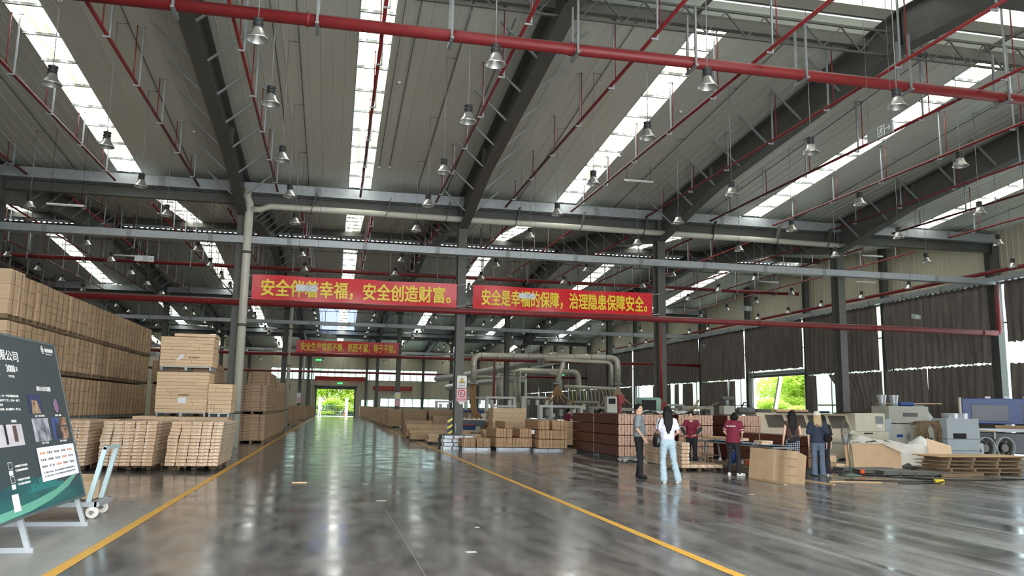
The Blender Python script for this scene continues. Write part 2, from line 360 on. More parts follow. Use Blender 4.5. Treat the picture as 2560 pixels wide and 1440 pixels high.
for span in range(4):
    for sgn, Yv in ((1, VAL[span]), (-1, VAL[span+1])):
        root = bpy.data.objects.new('ceiling', None); COL.objects.link(root); root['kind'] = 'structure'; root.location = (0, Yv, ZE)
        for k in range(9):
            x0 = XC[k]
            if k < FIRSTBAY[si]:
                continue
            for j in range(8):
                xx = x0+1.0375*j if j < 4 else x0+5.05+.9875*(j-4)
                blue = si == 5 and k == 5 and j in (2, 3, 4)
                link('roof_panel', (PMB if blue else PM)[sgn], root, (xx, 0, 0), scale=(1.0375 if j < 4 else .9875, 1, 1))
            sky = thing('window_0', '%s skylight strip in the %s roof slope, %s' % ('translucent', ORD[si], BAYN[k]), 'skylight', (x0+4.15, Yv, ZE)); sky['kind'] = 'structure'
            for q in range(10): link('skylight_pane', SM[sgn], sky, (0.02, sgn*1.5*q, SL*1.5*q), scale=(.88, 1, 1))
            link('crossbars', cb[sgn], sky)['kind'] = 'stuff'
        if FIRSTBAY[si] > 0:
            mb = MB(); xe = XC[FIRSTBAY[si]]
            mb.add([(XC[0],0,0),(xe,0,0),(xe,sgn*LSL,SL*LSL),(XC[0],sgn*LSL,SL*LSL)], [(0,1,2,3)]); mb.build('roof_sheet', M_ROOF, root)
        si += 1
# ridge monitors: closure sheets, purlins, trusses and raised translucent roof
M_SHEET = mat('pale_green_grey_sheet', (138,144,138), .45, .1, .06, 2)
for ri in range(4):
    Yr = VAL[ri]+16.5; zt = ZE+SL*15
    ob = bpy.data.objects.new('trim_1' if ri == 0 else 'trim_1', None); COL.objects.link(ob); ob['kind'] = 'structure'
    x0, x1 = XC[0], 32.0
    for s_ in (1, -1):
        mb = MB(); yy = Yr+s_*1.55
        mb.box(x0, x1, yy-.02, yy+.02, zt+.1, zt+.55)
        xb = x0
        while xb < x1 and xb > -60: mb.box(xb, xb+.14, yy-.02, yy+.02, zt+.02, zt+.1) if xb > -24 else None; xb += .3
        mb.build('closure_sheet', M_SHEET, ob)
        mb = MB(); mb.box(x0, x1, yy-s_*.12-.09, yy-s_*.12+.09, zt-.33, zt+.0); mb.box(x0, x1, yy-.05, yy+.12, zt+.66, zt+.95)
        mb.build('ridge_purlin', M_STEEL2, ob)
        # scalloped gap of the profiled sheet: light peeps through between the ribs
    MB().box(x0, x1, Yr+.58, Yr+.66, 12.14, 12.2).build('lamp_rail', M_STEEL2, ob)
    for xx in range(-18, 32, 3): MB().box(xx-.04, xx+.04, Yr-1.5, Yr+1.5, zt+.0, zt+.1).build('cross_rail', M_STEEL2, ob)
    def msheet(a, c): return MB().add([(a,Yr-1.9,zt+.95),(c,Yr-1.9,zt+.95),(c,Yr,zt+1.15),(a,Yr,zt+1.15),(c,Yr+1.9,zt+.95),(a,Yr+1.9,zt+.95)], [(0,1,2,3),(3,2,4,5)])
    mb = msheet(x0, x1)
    if ri == 0:
        msheet(x0, 9.0).build('monitor_sheet', M_ROOF, ob)
        for xx in range(9, 32): MB().box(xx-.02, xx+.02, Yr-1.9, Yr+.0, zt+.90, zt+.94).build('sheet_rib', M_SHEET, ob)
        msheet(9.0, x1).build('monitor_sheet', mat('monitor_fibreglass', (200,198,185), .5, emit=(238,236,220), estr=.95), ob)
    else: mb.build('monitor_sheet', M_ROOF, ob)
    # lattice truss hanging under the near ridge purlin line
    tr = thing('ridge_truss', '%s lattice truss of thin bars running along under the roof ridge' % ORD[ri], 'truss', (0, Yr+.5, zt-.95))
    mb = MB(); mb.box(-22, 32, -.03, .03, -.05, .0); mb.build('bottom_chord', M_STEEL, tr)
    mb = MB(); mb.box(-22, 32, -.03, .03, .62, .68); mb.build('top_chord', M_STEEL, tr)
    dm = MB().bar((0,0,0), (.55,0,.62), .035).bar((.55,0,.62), (1.1,0,0), .035).mesh('lacing_bar', M_STEEL)
    for i in range(int(54/1.1)):
        link('lacing_bar', dm, tr, (-22+1.1*i, 0, 0))
# columns
def column_mesh(h, wdt=.36, dep=.58):
    mb = MB(); t = .03
    mb.box(-wdt/2, wdt/2, -dep/2, -dep/2+t, 0, h); mb.box(-wdt/2, wdt/2, dep/2-t, dep/2, 0, h); mb.box(-.012, .012, -dep/2+t, dep/2-t, 0, h)
    return mb
cm = column_mesh(10.1).mesh('shaft', M_STEEL)
bp = MB().box(-.3, .3, -.4, .4, 0, .03).box(-.16,.16,-.27,.27,.03,.3).mesh('base_plate', M_STEEL)
stif = MB().box(-.17, .17, -.26, .26, 0, .02).mesh('stiffener', M_STEEL)
for ri, Yv in enumerate(VAL[1:4]):
    for k, X in enumerate(XC):
        if X < (-14, -32, -40)[ri] or k == 9: continue
        nm = {3: 'two lines left of the aisle', 2: 'far left', 4: 'left of the box wall', 5: 'left of the aisle', 6: 'right of the aisle', 7: 'second right of the aisle', 8: 'third right of the aisle', 1: 'at the far left end'}.get(k, 'leftmost')
        t = thing('steel_column', 'dark grey steel column in the %s row, %s' % (ORD[ri], nm), 'column', (X, Yv, 0))
        link('shaft', cm, t); link('base_plate', bp, t); link('stiffener', stif, t, (0, 0, 9.25)); link('stiffener', stif, t, (0, 0, 8.2))
# wall posts right
pm = column_mesh(12, .3, .42).mesh('post_shaft', M_STEEL)
WP = [25.75, 34, 42.25, 50.5, 58.75, 67, 75.25, 83.5, 91.75, 100, 108.25, 116.5, 124.75, 132.9]
for i, y in enumerate(WP):
    o = link('wall_post', cm if y in (34, 67, 100) else pm, None, (31.75, y, 0)); tag(o, 'dark steel post on the right wall, %s from the near end' % ['first', 'second', 'third', 'fourth', 'fifth', 'sixth', 'seventh', 'eighth', 'ninth', 'tenth', 'eleventh', 'twelfth', 'thirteenth', 'fourteenth'][i], 'wall post')
# rafters with fly braces
def rafter_mesh(sgn):
    mb = MB(); st = [(0.1, 1.45), (5.5, .95), (16.5, 1.05)]
    top = [(sgn*d, SL*d-.1) for d, h in st]; bot = [(sgn*d, SL*d-.1-h) for d, h in st]
    mb.prism(top+bot[::-1], -.012, .012, 'x')
    for pts, dz in ((top, -.025), (bot, -.025)):
        for i in range(2):
            a, b = pts[i], pts[i+1]; mb.prism([a, b, (b[0], b[1]+dz), (a[0], a[1]+dz)], -.2, .2, 'x')
    for d, h in st: mb.box(-.15, .15, sgn*d-.012 , sgn*d+.012, SL*d-.1-h, SL*d-.1)
    return mb.mesh('beam', M_STEEL)
RM = {1: rafter_mesh(1), -1: rafter_mesh(-1)}
brm = {s_: MB().bar((0,0,0), (s_*1.0,0,.9), .055, .055).mesh('fly_brace', M_GALVD) for s_ in (1, -1)}
si = 0
for span in range(4):
    for sgn, Yv in ((1, VAL[span]), (-1, VAL[span+1])):
        for k in range(FIRSTBAY[si], 9):
            X = XC[k]
            t = thing('roof_rafter', 'dark tapered rafter of the %s roof slope at frame line %s' % (ORD[si], {0:'one',1:'two',2:'three',3:'four',4:'five, far left',5:'six, left of aisle',6:'seven, right of aisle',7:'eight',8:'nine, nearest right wall'}[k]), 'rafter', (X, Yv, ZE))
            link('beam', RM[sgn], t)
            if si > 0:
                for j in range(7):
                    d = 2.0+2.0*j; h = (1.45-.5*d/5.5) if d < 5.5 else .95+.1*(d-5.5)/11
                    for s_ in (1, -1): link('fly_brace', brm[s_], t, (s_*.2, sgn*d, SL*d-.1-h+.03))
        si += 1
# gutters, tie beams, trays, pipes along each valley
for ri, Yv in enumerate(VAL[1:4]):
    L0 = (-22, -34, -46)[ri]
    mb = MB(); mb.box(L0, 31.9, Yv-.42, Yv-.40, 10.16, 10.52); mb.box(L0, 31.9, Yv-.42, Yv+.42, 10.12, 10.16); mb.box(L0, 31.9, Yv+.40, Yv+.42, 10.16, 10.52)
    g = thing('valley_gutter', 'long galvanised valley gutter over the %s row of columns' % ORD[ri], 'gutter', (0,0,0)); mb.build('trough', M_GALV, g)
    jm = MB().box(-.12, .12, -.43, .43, 10.11, 10.54).mesh('joint_strap', M_GALVD)
    for x in range(int(L0)+3, 32, 6): link('joint_strap', jm, g, (x, Yv, 0))
    for k in range(1, 9):
        x0, x1 = XC[k]+.2, XC[k+1]-.2
        if x1 < L0: continue
        mb = MB(); mb.box(x0, x1, Yv-.12, Yv+.12, 9.68, 9.71); mb.box(x0, x1, Yv-.12, Yv+.12, 10.07, 10.1); mb.box(x0, x1, Yv-.01, Yv+.01, 9.71, 10.07)
        tag(mb.build('tie_beam', M_STEEL), 'dark tie beam under the %s valley gutter, %s' % (ORD[ri], BAYN[k]), 'beam')
    t = thing('cable_tray', 'long galvanised cable tray crossing the hall at the %s column row' % ORD[ri], 'cable tray', (0, Yv-.45, 7.98))
    mb = MB(); mb.box(L0, 31.3, -.2, .2, 0, .28); mb.build('trunking', M_GALV, t)
    cov = MB().box(-.09, .09, -.206, .206, -.006, .286).mesh('joint_cover', M_GALVD)
    for x in range(int(L0)+2, 31, 3): link('joint_cover', cov, t, (x, 0, 0))
# right wall tray and pipe
t = thing('wall_cable_tray', 'pale cable tray running the length of the right wall above the curtains', 'cable tray', (31.35, 0, 8.12))
MB().box(-.12, .16, 20, 132.5, 0, .26).build('trunking', M_GALV, t)
cov = MB().box(-.125, .165, -.09, .09, -.006, .266).mesh('joint_cover', M_GALVD)
for y in range(22, 130, 3): link('joint_cover', cov, t, (0, y, 0))
# red pipes -----------------------------------------------------------
coll = MB().lathe([(.14,-.04),(.158,-.04),(.158,.04),(.14,.04)], n=12).mesh('coupling', M_RED)
def hpipe(x0, x1, y, z, r, label, hang=0, drop=None, group=None, lx=None):
    t = thing('red_sprinkler_main', label, 'pipe', (0, y, z))
    pts = [(x0,0,0), (x1,0,0)]
    MB().tube(pts, r, 14).build('pipe_run', M_RED, t)
    x = x0+2.2
    while x < x1: link('coupling', coll, t, (x, 0, 0), (0, PI/2, 0), (r/.14,)*3); x += 5.9
    if hang:
        hm = MB().box(-.025, .025, -.25, -.2, -.16, hang).box(-.025, .025, .2, .25, -.16, hang).box(-.04, .04, -.3, .3, -.2, -.15).mesh('hanger_frame', M_GALVD)
        x = (lx if lx is not None else x0+1)
        while x < x1: link('hanger_frame', hm, t, (x, 0, 0)); x += 2.9
    return t
hpipe(-9, 31.3, 17.15, 9.85, .14, 'thick red sprinkler main crossing under the nearest roof ridge', 1.3, lx=-3.6)
hpipe(-24, 31.0, 50.2, 9.75, .12, 'thick red sprinkler main crossing under the second roof ridge', 1.3)
hpipe(-34, 31.0, 83.2, 9.7, .12, 'thick red sprinkler main crossing under the third roof ridge', 1.3)
for ri, Yv in enumerate(VAL[1:4]):
    t = hpipe((-13, -30, -40)[ri], 31.3, Yv-.5, 5.62, .135, 'long red pipe crossing low in front of the %s column row' % ORD[ri])
    if ri == 0: MB().tube([(31.3,0,0),(31.42,0,.05),(31.45,0,.15),(31.45,0,2.5)], .12, 12).build('riser', M_RED, t)
t = thing('red_wall_pipe', 'red pipe running along the right wall just above the tray', 'pipe', (31.3, 0, 8.62))
MB().tube([(0,18,0),(0,132,0)], .1, 10).build('pipe_run', M_RED, t)
for y in range(20, 132, 8): link('coupling', coll, t, (0, y, 0), (PI/2, 0, 0), (.75,)*3)
t = thing('red_drop_pipe', 'vertical red pipe and hose cabinet on the second column right of the aisle', 'pipe', (13.95, 33.55, 0))
MB().tube([(0,0,1.9),(0,0,5.55)], .06, 10).build('pipe_run', M_RED, t); MB().cbox(-.18,.18,-.12,.12,1.6,2.05,.02).build('valve_box', M_RED, t)
t = thing('red_drop_pipe', 'vertical red pipe dropping beside the blower ducts', 'pipe', (14.0, 66.3, 0)); t.location.x = 12.9
MB().tube([(0,0,.2),(0,0,5.55)], .1, 10).build('pipe_run', M_RED, t)
# branch lines with risers and hangers
BX = [-11.7, -8.6, -5.55, -2.55, .72, 3.83, 6.8, 9.7, 13.15, 16.2, 19.3, 22.4, 25.5, 28.6]
BXN = ['thirteenth','twelfth']
def branch(i, x, y0, y1, z, si, thick=.045):
    t = thing('red_branch_pipe', 'thin red sprinkler branch, number %s from the left, under the %s roof pitch' % (['one','two','three','four','five','six','seven','eight','nine','ten','eleven','twelve','thirteen','fourteen','fifteen','sixteen','seventeen','eighteen'][i], ORD[si]), 'pipe', (x, 0, z))
    MB().tube([(0,y0,0),(0,y1,0)], thick, 8).build('pipe_run', M_RED, t)
    y = y0+1.2; q = 0
    while y < y1:
        zz = roofz(y)-z
        rm = MB().tube([(0,0,0),(0,0,zz-.25)], .016, 6).tube([(0,0,zz-.25),(0,0,zz-.19)], .022, 6); rm.build('upright_sprinkler', M_RED, t, (0, y, 0))
        hh = MB().box(.06, .10, -.02, .02, -.06, zz-.05).box(-.07, .1, -.02, .02, -.09, -.05).box(.0, .16, -.02, .02, zz-.07, zz-.04); hh.build('hanger', M_GALV, t, (0, y+.35, 0))
        y += 3.0
for i, x in enumerate(BX):
    branch(i, x, 9 if x > 3 else 12, 33.1, 10.1, 0)
for i in range(18):
    x = -23.2+3.07*i
    if x > 31: break
    branch(i, x, 36, 65.5, 9.95, 2, .04)
# white waste pipe and down pipes
t = thing('cream_waste_pipe', 'thick cream plastic pipe running high across the first three bays', 'pipe', (0, 33.35, 0))
MB().tube([(-3.55,0,9.35),(-3.2,0,9.36),(-2.8,0,9.52),(23.1,0,9.42)], .125, 14).build('pipe_run', M_PVC, t)
cl = MB().tube([(0,0,0),(0,0,1)], .14, 10).mesh('pipe_clip', M_STEEL)
strp = MB().box(-.02,.02,-.15,.15,-.14,.75).mesh('pipe_strap', M_STEEL)
for x in (-1.2, 1.8, 4.3, 7.3, 10.2, 13.1, 16.4, 19.6, 22.2): link('pipe_strap', strp, t, (x, 0, 9.45), (0, .25, 0))
for X, Y, r, lb in ((-3.62,33.4,.165,'white down pipe beside the first column left of the aisle'), (-3.5,66.5,.14,'white down pipe on the second-row column left of the aisle'), (-3.5,99.5,.13,'white down pipe on the third-row column left of the aisle'), (-3.4,132.6,.13,'white down pipe at the end wall left of the gateway')):
    t = thing('down_pipe', lb, 'pipe', (X, Y, 0))
    MB().tube([(0,0,.0),(0,0,9.6),(-.12,.05,9.85),(-.12,.05,10.2)], r, 14).build('pipe_run', M_PVC, t)
    cl2 = MB().lathe([(r,-.05),(r+.02,-.05),(r+.02,.05),(r,.05)], n=14).mesh('pipe_collar', M_STEEL)
    for z in (1.3, 4.7, 7.6): link('pipe_collar', cl2, t, (0, 0, z))
# ------------------------------------------------------------------ walls
def wall_panels(root, cols, zfun, place, mkey, m, wd=1.0):
    cache = {}
    for c in cols:
        for z0, z1 in zfun(c):
            key = (round(z0, 2), round(z1, 2))
            if key not in cache:
                mb = MB(); pr = [(0,0),(.03,.03),(.06,0),(.34*wd,0),(.36*wd,.02),(.38*wd,0),(.66*wd,0),(.68*wd,.02),(.70*wd,0),(wd,0)]
                n = len(pr); vs = [(x,-d,z0) for x, d in pr]+[(x,-d,z1) for x, d in pr]
                mb.add(vs, [(i, i+1, n+i+1, n+i) for i in range(n-1)]); mb.add([(0,.08,z0),(wd,.08,z0),(wd,.08,z1),(0,.08,z1)], [(3,2,1,0)])
                mb.add([(0,0,z0),(wd,0,z0),(wd,.08,z0),(0,.08,z0)], [(3,2,1,0)]); mb.add([(0,0,z1),(wd,0,z1),(wd,.08,z1),(0,.08,z1)], [(0,1,2,3)])
                cache[key] = mb.mesh('wall_panel', m)
            place(root, cache[key], c)
wf = bpy.data.objects.new('wall_far', None); COL.objects.link(wf); wf['kind'] = 'structure'; wf.location = (0, 133, 0)
def zf(x):
    c = x+.5
    ops = []
    if -9.6 < c < 16.4: ops.append((5.75, 7.5))
    if -2.6 < c < 3.4: ops.append((0, 4.25))
    if 7.4 < c < 26: ops.append((1.65, 3.0))
    if 4.4 < c < 6.4: ops.append((1.6, 2.75))
    z = 0; out = []
    for a, b in sorted(ops):
        if a > z: out.append((z, a))
        z = b
    out.append((z, 12.2)); return out
cols = [-48.6+i for i in range(81)]
wall_panels(wf, cols, zf, lambda r, m, c: link('wall_panel', m, r, (c, 0, 0)), 'f', M_WALL)
wr = bpy.data.objects.new('wall_right', None); COL.objects.link(wr); wr['kind'] = 'structure'; wr.location = (32.1, 0, 0)
wall_panels(wr, [18+1.1*i for i in range(105)], lambda c: [(8.2, 12.25)], lambda r, m, c: link('wall_panel', m, r, (0, c+1.1, 0), (0, 0, -PI/2)), 'r', M_WALL, 1.1)
mb = MB(); mb.box(-.05, .05, -2, 18, 0, 12.3); mb.build('near_wall_sheet', M_WALL, wr)
wl = MB(); wl.box(-49.1, -48.9, -2, 133, 0, 12.3); struct(wl.build('wall_left', M_WALL))
wn = MB(); wn.box(-49, -4, -2.1, -2, 0, 12.3); wn.box(12, 32.1, -2.1, -2, 0, 12.3); wn.box(-4, 12, -2.1, -2, 6.3, 12.3); struct(wn.build('wall_near', M_WALL))
mb = MB(); mb.add([(-49,-2.2,10.6),(32.2,-2.2,10.6),(32.2,1,10.75),(-49,1,10.75)], [(0,1,2,3)]); o = struct(mb.build('ceiling', M_ROOF))
# windows of the far wall
M_FRAME = mat('grey_window_frame', (110,116,114), .5)
def window(idx, x0, x1, z0, z1, nx, rows, Y=132.98):
    t = bpy.data.objects.new('window_%d' % idx, None); COL.objects.link(t); t['kind'] = 'structure'; t.location = (x0, Y, z0)
    W = x1-x0; H_ = z1-z0; mb = MB(); f = .05
    mb.box(0, W, -.05, .05, 0, f); mb.box(0, W, -.05, .05, H_-f, H_)
    for r_ in rows: mb.box(0, W, -.05, .05, r_-.03, r_+.03)
    for i in range(nx+1): mb.box(i*W/nx-.035, i*W/nx+.035, -.055, .055, 0, H_)
    mb.build('window_frame', M_FRAME, t)
    zs = [0]+list(rows)+[H_]
    for i in range(nx):
        for j in range(len(zs)-1):
            g = MB(); g.box(.04, W/nx-.04, -.004, .004, zs[j]+.03, zs[j+1]-.03); g.build('pane', M_HAZY, t, (i*W/nx, 0, 0))
window(1, -9.6, 16.4, 5.75, 7.5, 24, [1.1]); window(2, 7.4, 25.4, 1.65, 3.0, 14, []); window(3, 4.4, 6.4, 1.6, 2.75, 2, [])
# far gateway: roller housing and jambs
t = bpy.data.objects.new('door_1', None); COL.objects.link(t); t['kind'] = 'structure'; t.location = (.4, 132.9, 0)
MB().box(-3.2, 3.2, -.35, .0, 4.25, 4.6).build('roller_housing', M_STEEL, t)
MB().tube([(-3.3,-.3,4.68),(3.3,-.3,4.68)], .18, 12).build('roller_drum', M_STEEL2, t)
for s_ in (-1, 1): MB().box(s_*3.0-.1, s_*3.0+.1, -.2, .1, 0, 4.6).build('door_jamb', M_STEEL, t)
# wall columns on the far wall
for k in range(0, 9):
    o = link('wall_column', cm, None, (XC[k], 132.5, 0)); tag(o, 'dark column against the far end wall, number %s from the left' % ['one','two','three','four','five','six','seven','eight','nine'][k], 'wall column')
# right wall glazing, curtains, roller gateway
for i, y in enumerate(WP[:-1]):
    y1 = WP[i+1]; t = bpy.data.objects.new('window_%d' % (4+i), None); COL.objects.link(t); t['kind'] = 'structure'; t.location = (32.15, y, 0)
    door = i in (3,)
    mb = MB(); W = y1-y
    for z in ((4.45, 6.2, 8.15) if door else (.05, 2.2, 6.2, 8.15)): mb.box(-.04, .04, 0, W, z-.04, z+.04)
    for j in range(5): mb.box(-.05, .05, j*W/4-.04, j*W/4+.04, 4.4 if door else 0, 8.2)
    mb.build('window_frame', M_WHITE if i in (3, 6) else M_FRAME, t)
    for z0, z1 in (((4.5, 8.1),) if door else ((.1, 8.1),)): MB().add([(0,.06,z0),(0,W-.06,z0),(0,W-.06,z1),(0,.06,z1)], [(0,1,2,3)]).build('pane', M_HAZY, t)
def curtain(y0, y1, z0, z1, seed, label, tied=None):
    r = random.Random(seed); n = int((y1-y0)/.055); mb = MB(); rows = 7; vs = []; ph = r.random()*6; fr = 4.2
    off = []; a = 0
    for i in range(n+1):
        a += fr*.055*2*PI/ (2.2)*(.5+r.random()); off.append(.085*math.sin(a)+.03*math.sin(a*2.7+ph))
    for j in range(rows+1):
        v = j/rows; z = z1+(z0-z1)*v
        for i in range(n+1):
            u = i/n; y = y0+(y1-y0)*u
            if tied is not None and v > 0: y = y0+(y1-y0)*u*(1-tied*math.sin(PI*min(1, v*.85)))
            vs.append((31.1+.35+off[i]*(.4+.6*v)+.02*math.sin(u*9+v*5), y+.02*math.sin(v*6+i*.3), z+(.03*math.sin(i*.9+seed) if j in (0, rows) else 0)))
    fs = [(j*(n+1)+i, j*(n+1)+i+1, (j+1)*(n+1)+i+1, (j+1)*(n+1)+i) for j in range(rows) for i in range(n)]
    mb.add(vs, fs, True); o = mb.build('curtain', M_CURT); tag(o, label, 'curtain'); return o
CURN = ['first','second','third','fourth','fifth','sixth','seventh','eighth','ninth','tenth','eleventh','twelfth','thirteenth']
for i in range(13):
    y0, y1 = WP[i]+.17, WP[i+1]-.17
    if i == 0: curtain(y0, 33.0, 5.15, 8.1, 1, 'upper dark pleated curtain at the right edge of the picture')
    else: curtain(y0 if i != 2 else y0+.2, y1, 4.22 if i != 3 else 4.75, 8.12, i+1, 'dark pleated curtain, upper tier, %s bay along the right wall' % CURN[i])
    lows = {0: [(y0, 33.0)], 1: [(y0, 38.6), (38.68, y1)], 2: [(y0, 47.75, .3), (49.15, y1)], 3: [], 4: [(y0+1.6, 61.4), (61.75, y1)], 5: [(y0+1.3, 70.6), (71.5, 72.5), (73.4, 74.2)], 6: [(75.5, 77.8)]}.get(i, [(y0, (y0+y1)/2-.04), ((y0+y1)/2+.04, y1)])
    for j, L_ in enumerate(lows):
        curtain(L_[0], L_[1], .25 if i else .3, 4.14, 20+i*3+j, 'dark pleated curtain, lower tier, %s bay of the right wall, section %s' % (CURN[i], ['nearest','second','farthest'][j]), L_[2] if len(L_) > 2 else None)
t = bpy.data.objects.new('door_2', None); COL.objects.link(t); t['kind'] = 'structure'; t.location = (31.9, 54.6, 0)
MB().box(-.2, .2, -3.8, 3.8, 4.28, 4.42).build('door_head', M_STEEL, t); MB().tube([(-.25,-3.7,4.55),(-.25,3.9,4.55)], .13, 12).build('roller_drum', M_GALVD, t)
for s_ in (-1, 1): MB().box(-.12, .12, s_*3.62-.09, s_*3.62+.09, 0, 4.3).build('door_jamb', M_WHITE, t)
MB().bar((.5,2.2,0), (.5,.6,4.3), .28, .2).build('slanted_post', M_WHITE, t)
# ================================================================== LAMPS, SIGNS, BANNERS
refl = MB().lathe([(.205,0),(.21,.008),(.195,.03),(.15,.09),(.115,.15),(.095,.215),(.09,.23)], n=24).lathe([(.2,.004),(.188,.03),(.143,.09),(.105,.15),(.08,.2),(0.001,.2)][::-1], n=24).mesh('reflector', M_ALU)
hous = MB().lathe([(.0,.22),(.1,.22),(.1,.25),(.085,.255),(.085,.29),(.098,.295),(.098,.33),(.085,.335),(.085,.37),(.1,.375),(.1,.4),(.06,.42),(.0,.425)], n=18).mesh('housing', M_LAMPB)
farlamp = MB().lathe([(.205,0),(.15,.09),(.1,.2),(.1,.4),(0,.42)], n=10); farlamp.m = [0 if i < 20 else 1 for i in range(len(farlamp.m))]
farlamp = farlamp.mesh('high_bay_lamp', [M_ALU, M_LAMPB])
LX = [-1.66+4.45*i for i in range(-9, 8)]
LYS = [[14.8, 18.1, 22.4, 26.4, 30.4], [37.2, 41.2, 45.2, 49.0, 53.0, 57.0, 61.0, 64.6], [70, 74.5, 79, 84, 89, 93.5, 97.5], [104, 110, 117, 124]]
rows_ = ['first','second','third','fourth','fifth','sixth','seventh','eighth','ninth','tenth','eleventh','twelfth','thirteenth','fourteenth','fifteenth','sixteenth','seventeenth','eighteenth','nineteenth','twentieth','twenty-first','twenty-second','twenty-third','twenty-fourth']
lampn = {0: 'over the left of the aisle', 1: 'over the right of the aisle'}
ri = 0; rodc = {}
for sp, ys in enumerate(LYS):
    for Y in ys:
        lo = int(math.floor((-.38*Y-2+1.66)/4.45)); hi = 7
        for i in range(max(-9, lo), 8):
            X = -1.66+4.45*i
            if X > 31 or (abs(Y-18.1) < .1 and i == -1 and False): continue
            if i < 0: pl = '%s line left of the aisle' % rows_[-i-1]
            elif i < 2: pl = lampn[i]
            else: pl = '%s line right of the aisle' % rows_[i-2]
            lb = 'grey high bay lamp, %s row away, %s' % (rows_[ri], pl)
            zt = roofz(Y)
            if sp < 2:
                t = thing('high_bay_lamp', lb, 'lamp', (X, Y, 8.22))
                link('reflector', refl, t); link('housing', hous, t)
                key = round(zt, 2)
                if key not in rodc: rodc[key] = MB().tube([(0,0,.42),(0,0,zt-8.22-.02)], .009, 6).mesh('suspension_rod', M_GALVD)
                link('suspension_rod', rodc[key], t)
            else:
                if ri > 18 and i % 2: continue
                t = link('high_bay_lamp', farlamp, None, (X, Y, 8.15)); tag(t, lb, 'lamp')
                key = 'f%.1f' % zt
                if key not in rodc: rodc[key] = MB().tube([(0,0,.42),(0,0,zt-8.15-.02)], .012, 4).mesh('suspension_rod', M_GALVD)
                link('suspension_rod', rodc[key], t)
        ri += 1
# wiring conduits along the roof above the lamp lines
for i in range(-3, 8):
    X = -1.66+4.45*i+.28
    t = thing('wiring_conduit', 'thin dark conduit running up the nearest roof pitch, %s from the left' % rows_[i+3], 'conduit', (X, 34, ZE-.06))
    MB().tube([(0,0,0),(0,-15,1.35)], .014, 6).build('conduit_run', M_STEEL, t)
    lm = MB().tube([(0,0,0),(-.28,0,0),(-.28,0,-.9)], .008, 5).mesh('lamp_cable', M_DARK)
    for y in (3.6, 7.6, 11.6): link('lamp_cable', lm, t, (0, -y, SL*y))
    for y in (3.6, 7.6, 11.6): pass
for i, (x, ya, yb) in enumerate(((1.35,31.3,17.2),(1.75,31.2,17.2),(-2.05,28,17.2),(4.3,33.4,20))):
    t = thing('wiring_conduit', 'straight thin conduit on the near roof pitch, ' + ['nearest right of the aisle skylight','second right of the aisle skylight','left of the aisle skylight','beside the rafter right of the aisle'][i], 'conduit', (x, 0, 0))
    MB().tube([(0,ya,roofz(ya)-.05),(0,yb,roofz(yb)-.05)], .014, 6).build('conduit_run', M_STEEL, t)
# smoke detectors
det = MB().lathe([(0,-.06),(.05,-.055),(.065,-.02),(.06,0),(0,0)], n=14).mesh('detector', M_WHITE)
for i, (x, y) in enumerate([(1.55,24.2),(1.35,31.3),(1.75,31.2),(10.9,24.3),(-5.2,29.3),(10.2,28.3),(-7.3,21.6),(18.1,25.0)]):
    o = link('smoke_detector', det, None, (x, y, roofz(y)-.04)); tag(o, 'small round smoke detector on the near roof pitch, ' + ['beside the aisle skylight high up','near the gutter, left one','near the gutter, right one','right of the second skylight','left of the aisle rafter','by the second skylight lower down','near the upper left skylight','by the third skylight'][i], 'detector')
# hanging fluorescent battens
bat = MB().box(-.6,.6,-.03,.03,0,.04).mesh('batten_body', M_WHITE); tubem = MB().tube([(-.58,0,-.02),(.58,0,-.02)], .014, 8).mesh('tube', mat('fluorescent_tube', (235,238,238), .3))
for i, (x, y, z) in enumerate([(11.3,29.2,10.5),(-9.3,30,8.3),(-10.7,44,9.0),(19,45,8.8),(27.5,38,8.6),(25.5,44.3,9.45),(5,60,8.9),(8.2,61,8.6),(15,60,9),(22.5,60,8.6),(26.5,36,9.6)]):
    t = thing('tube_light', 'slim white tube light hanging on cables, %s' % ['below the third skylight','left of the box wall top','far left beyond the gutter','right of the third column','near the right wall corner','over the back right bay','behind the red banners','behind the second banner','behind the third column','far right behind the columns','high at the right corner'][i], 'tube light', (x, y, z))
    link('batten_body', bat, t); link('tube', tubem, t)
    zt = roofz(y)-z
    for s_ in (-.5, .5): MB().tube([(s_,0,.04),(s_,0,zt)], .006, 4).build('hanging_cable', M_DARK, t)
# banners
def banner(X0, X1, Y, z0, z1, text, label, w_in=.35, col=None):
    t = thing('safety_banner', label, 'banner', ((X0+X1)/2, Y, z0)); W = X1-X0; H_ = z1-z0; mb = MB(); n = 40; vs = []; fs = []
    for j in range(5):
        for i in range(n+1):
            u = i/n; vs.append((-W/2+W*u, .025*math.sin(u*23)+.02*math.sin(u*7+j), H_*j/4+.015*math.sin(u*PI*5)*(1 if j == 4 else .3)))
    for j in range(4):
        for i in range(n): fs.append((j*(n+1)+i, j*(n+1)+i+1, (j+1)*(n+1)+i+1, (j+1)*(n+1)+i))
    mb.add(vs, fs, True); mb.build('banner_cloth', col or M_BANNER, t)
    if text:
        n_ = len(text); me = lettering(text, 1, M_BANNERY, t, (-W/2+w_in, -.06, H_*.13), (PI/2,0,0), .02, W-2*w_in+.1, H_*.72)
    for s_ in (-1, 1):
        for zz in (.05, H_-.05): MB().tube([(s_*(W/2),0,zz),(s_*(W/2+.35),0,zz+.05)], .01, 5).build('tie_rope', M_WHITE, t)
    return t
banner(-3.33, 4.84, 33.35, 5.73, 6.72, '安全伴着幸福，安全创造财富。', 'red safety banner with yellow lettering between the first and second columns')
banner(5.53, 13.48, 33.35, 5.73, 6.72, '安全是幸福的保障，治理隐患保障安全。', 'red safety banner with yellow lettering between the second and third columns')
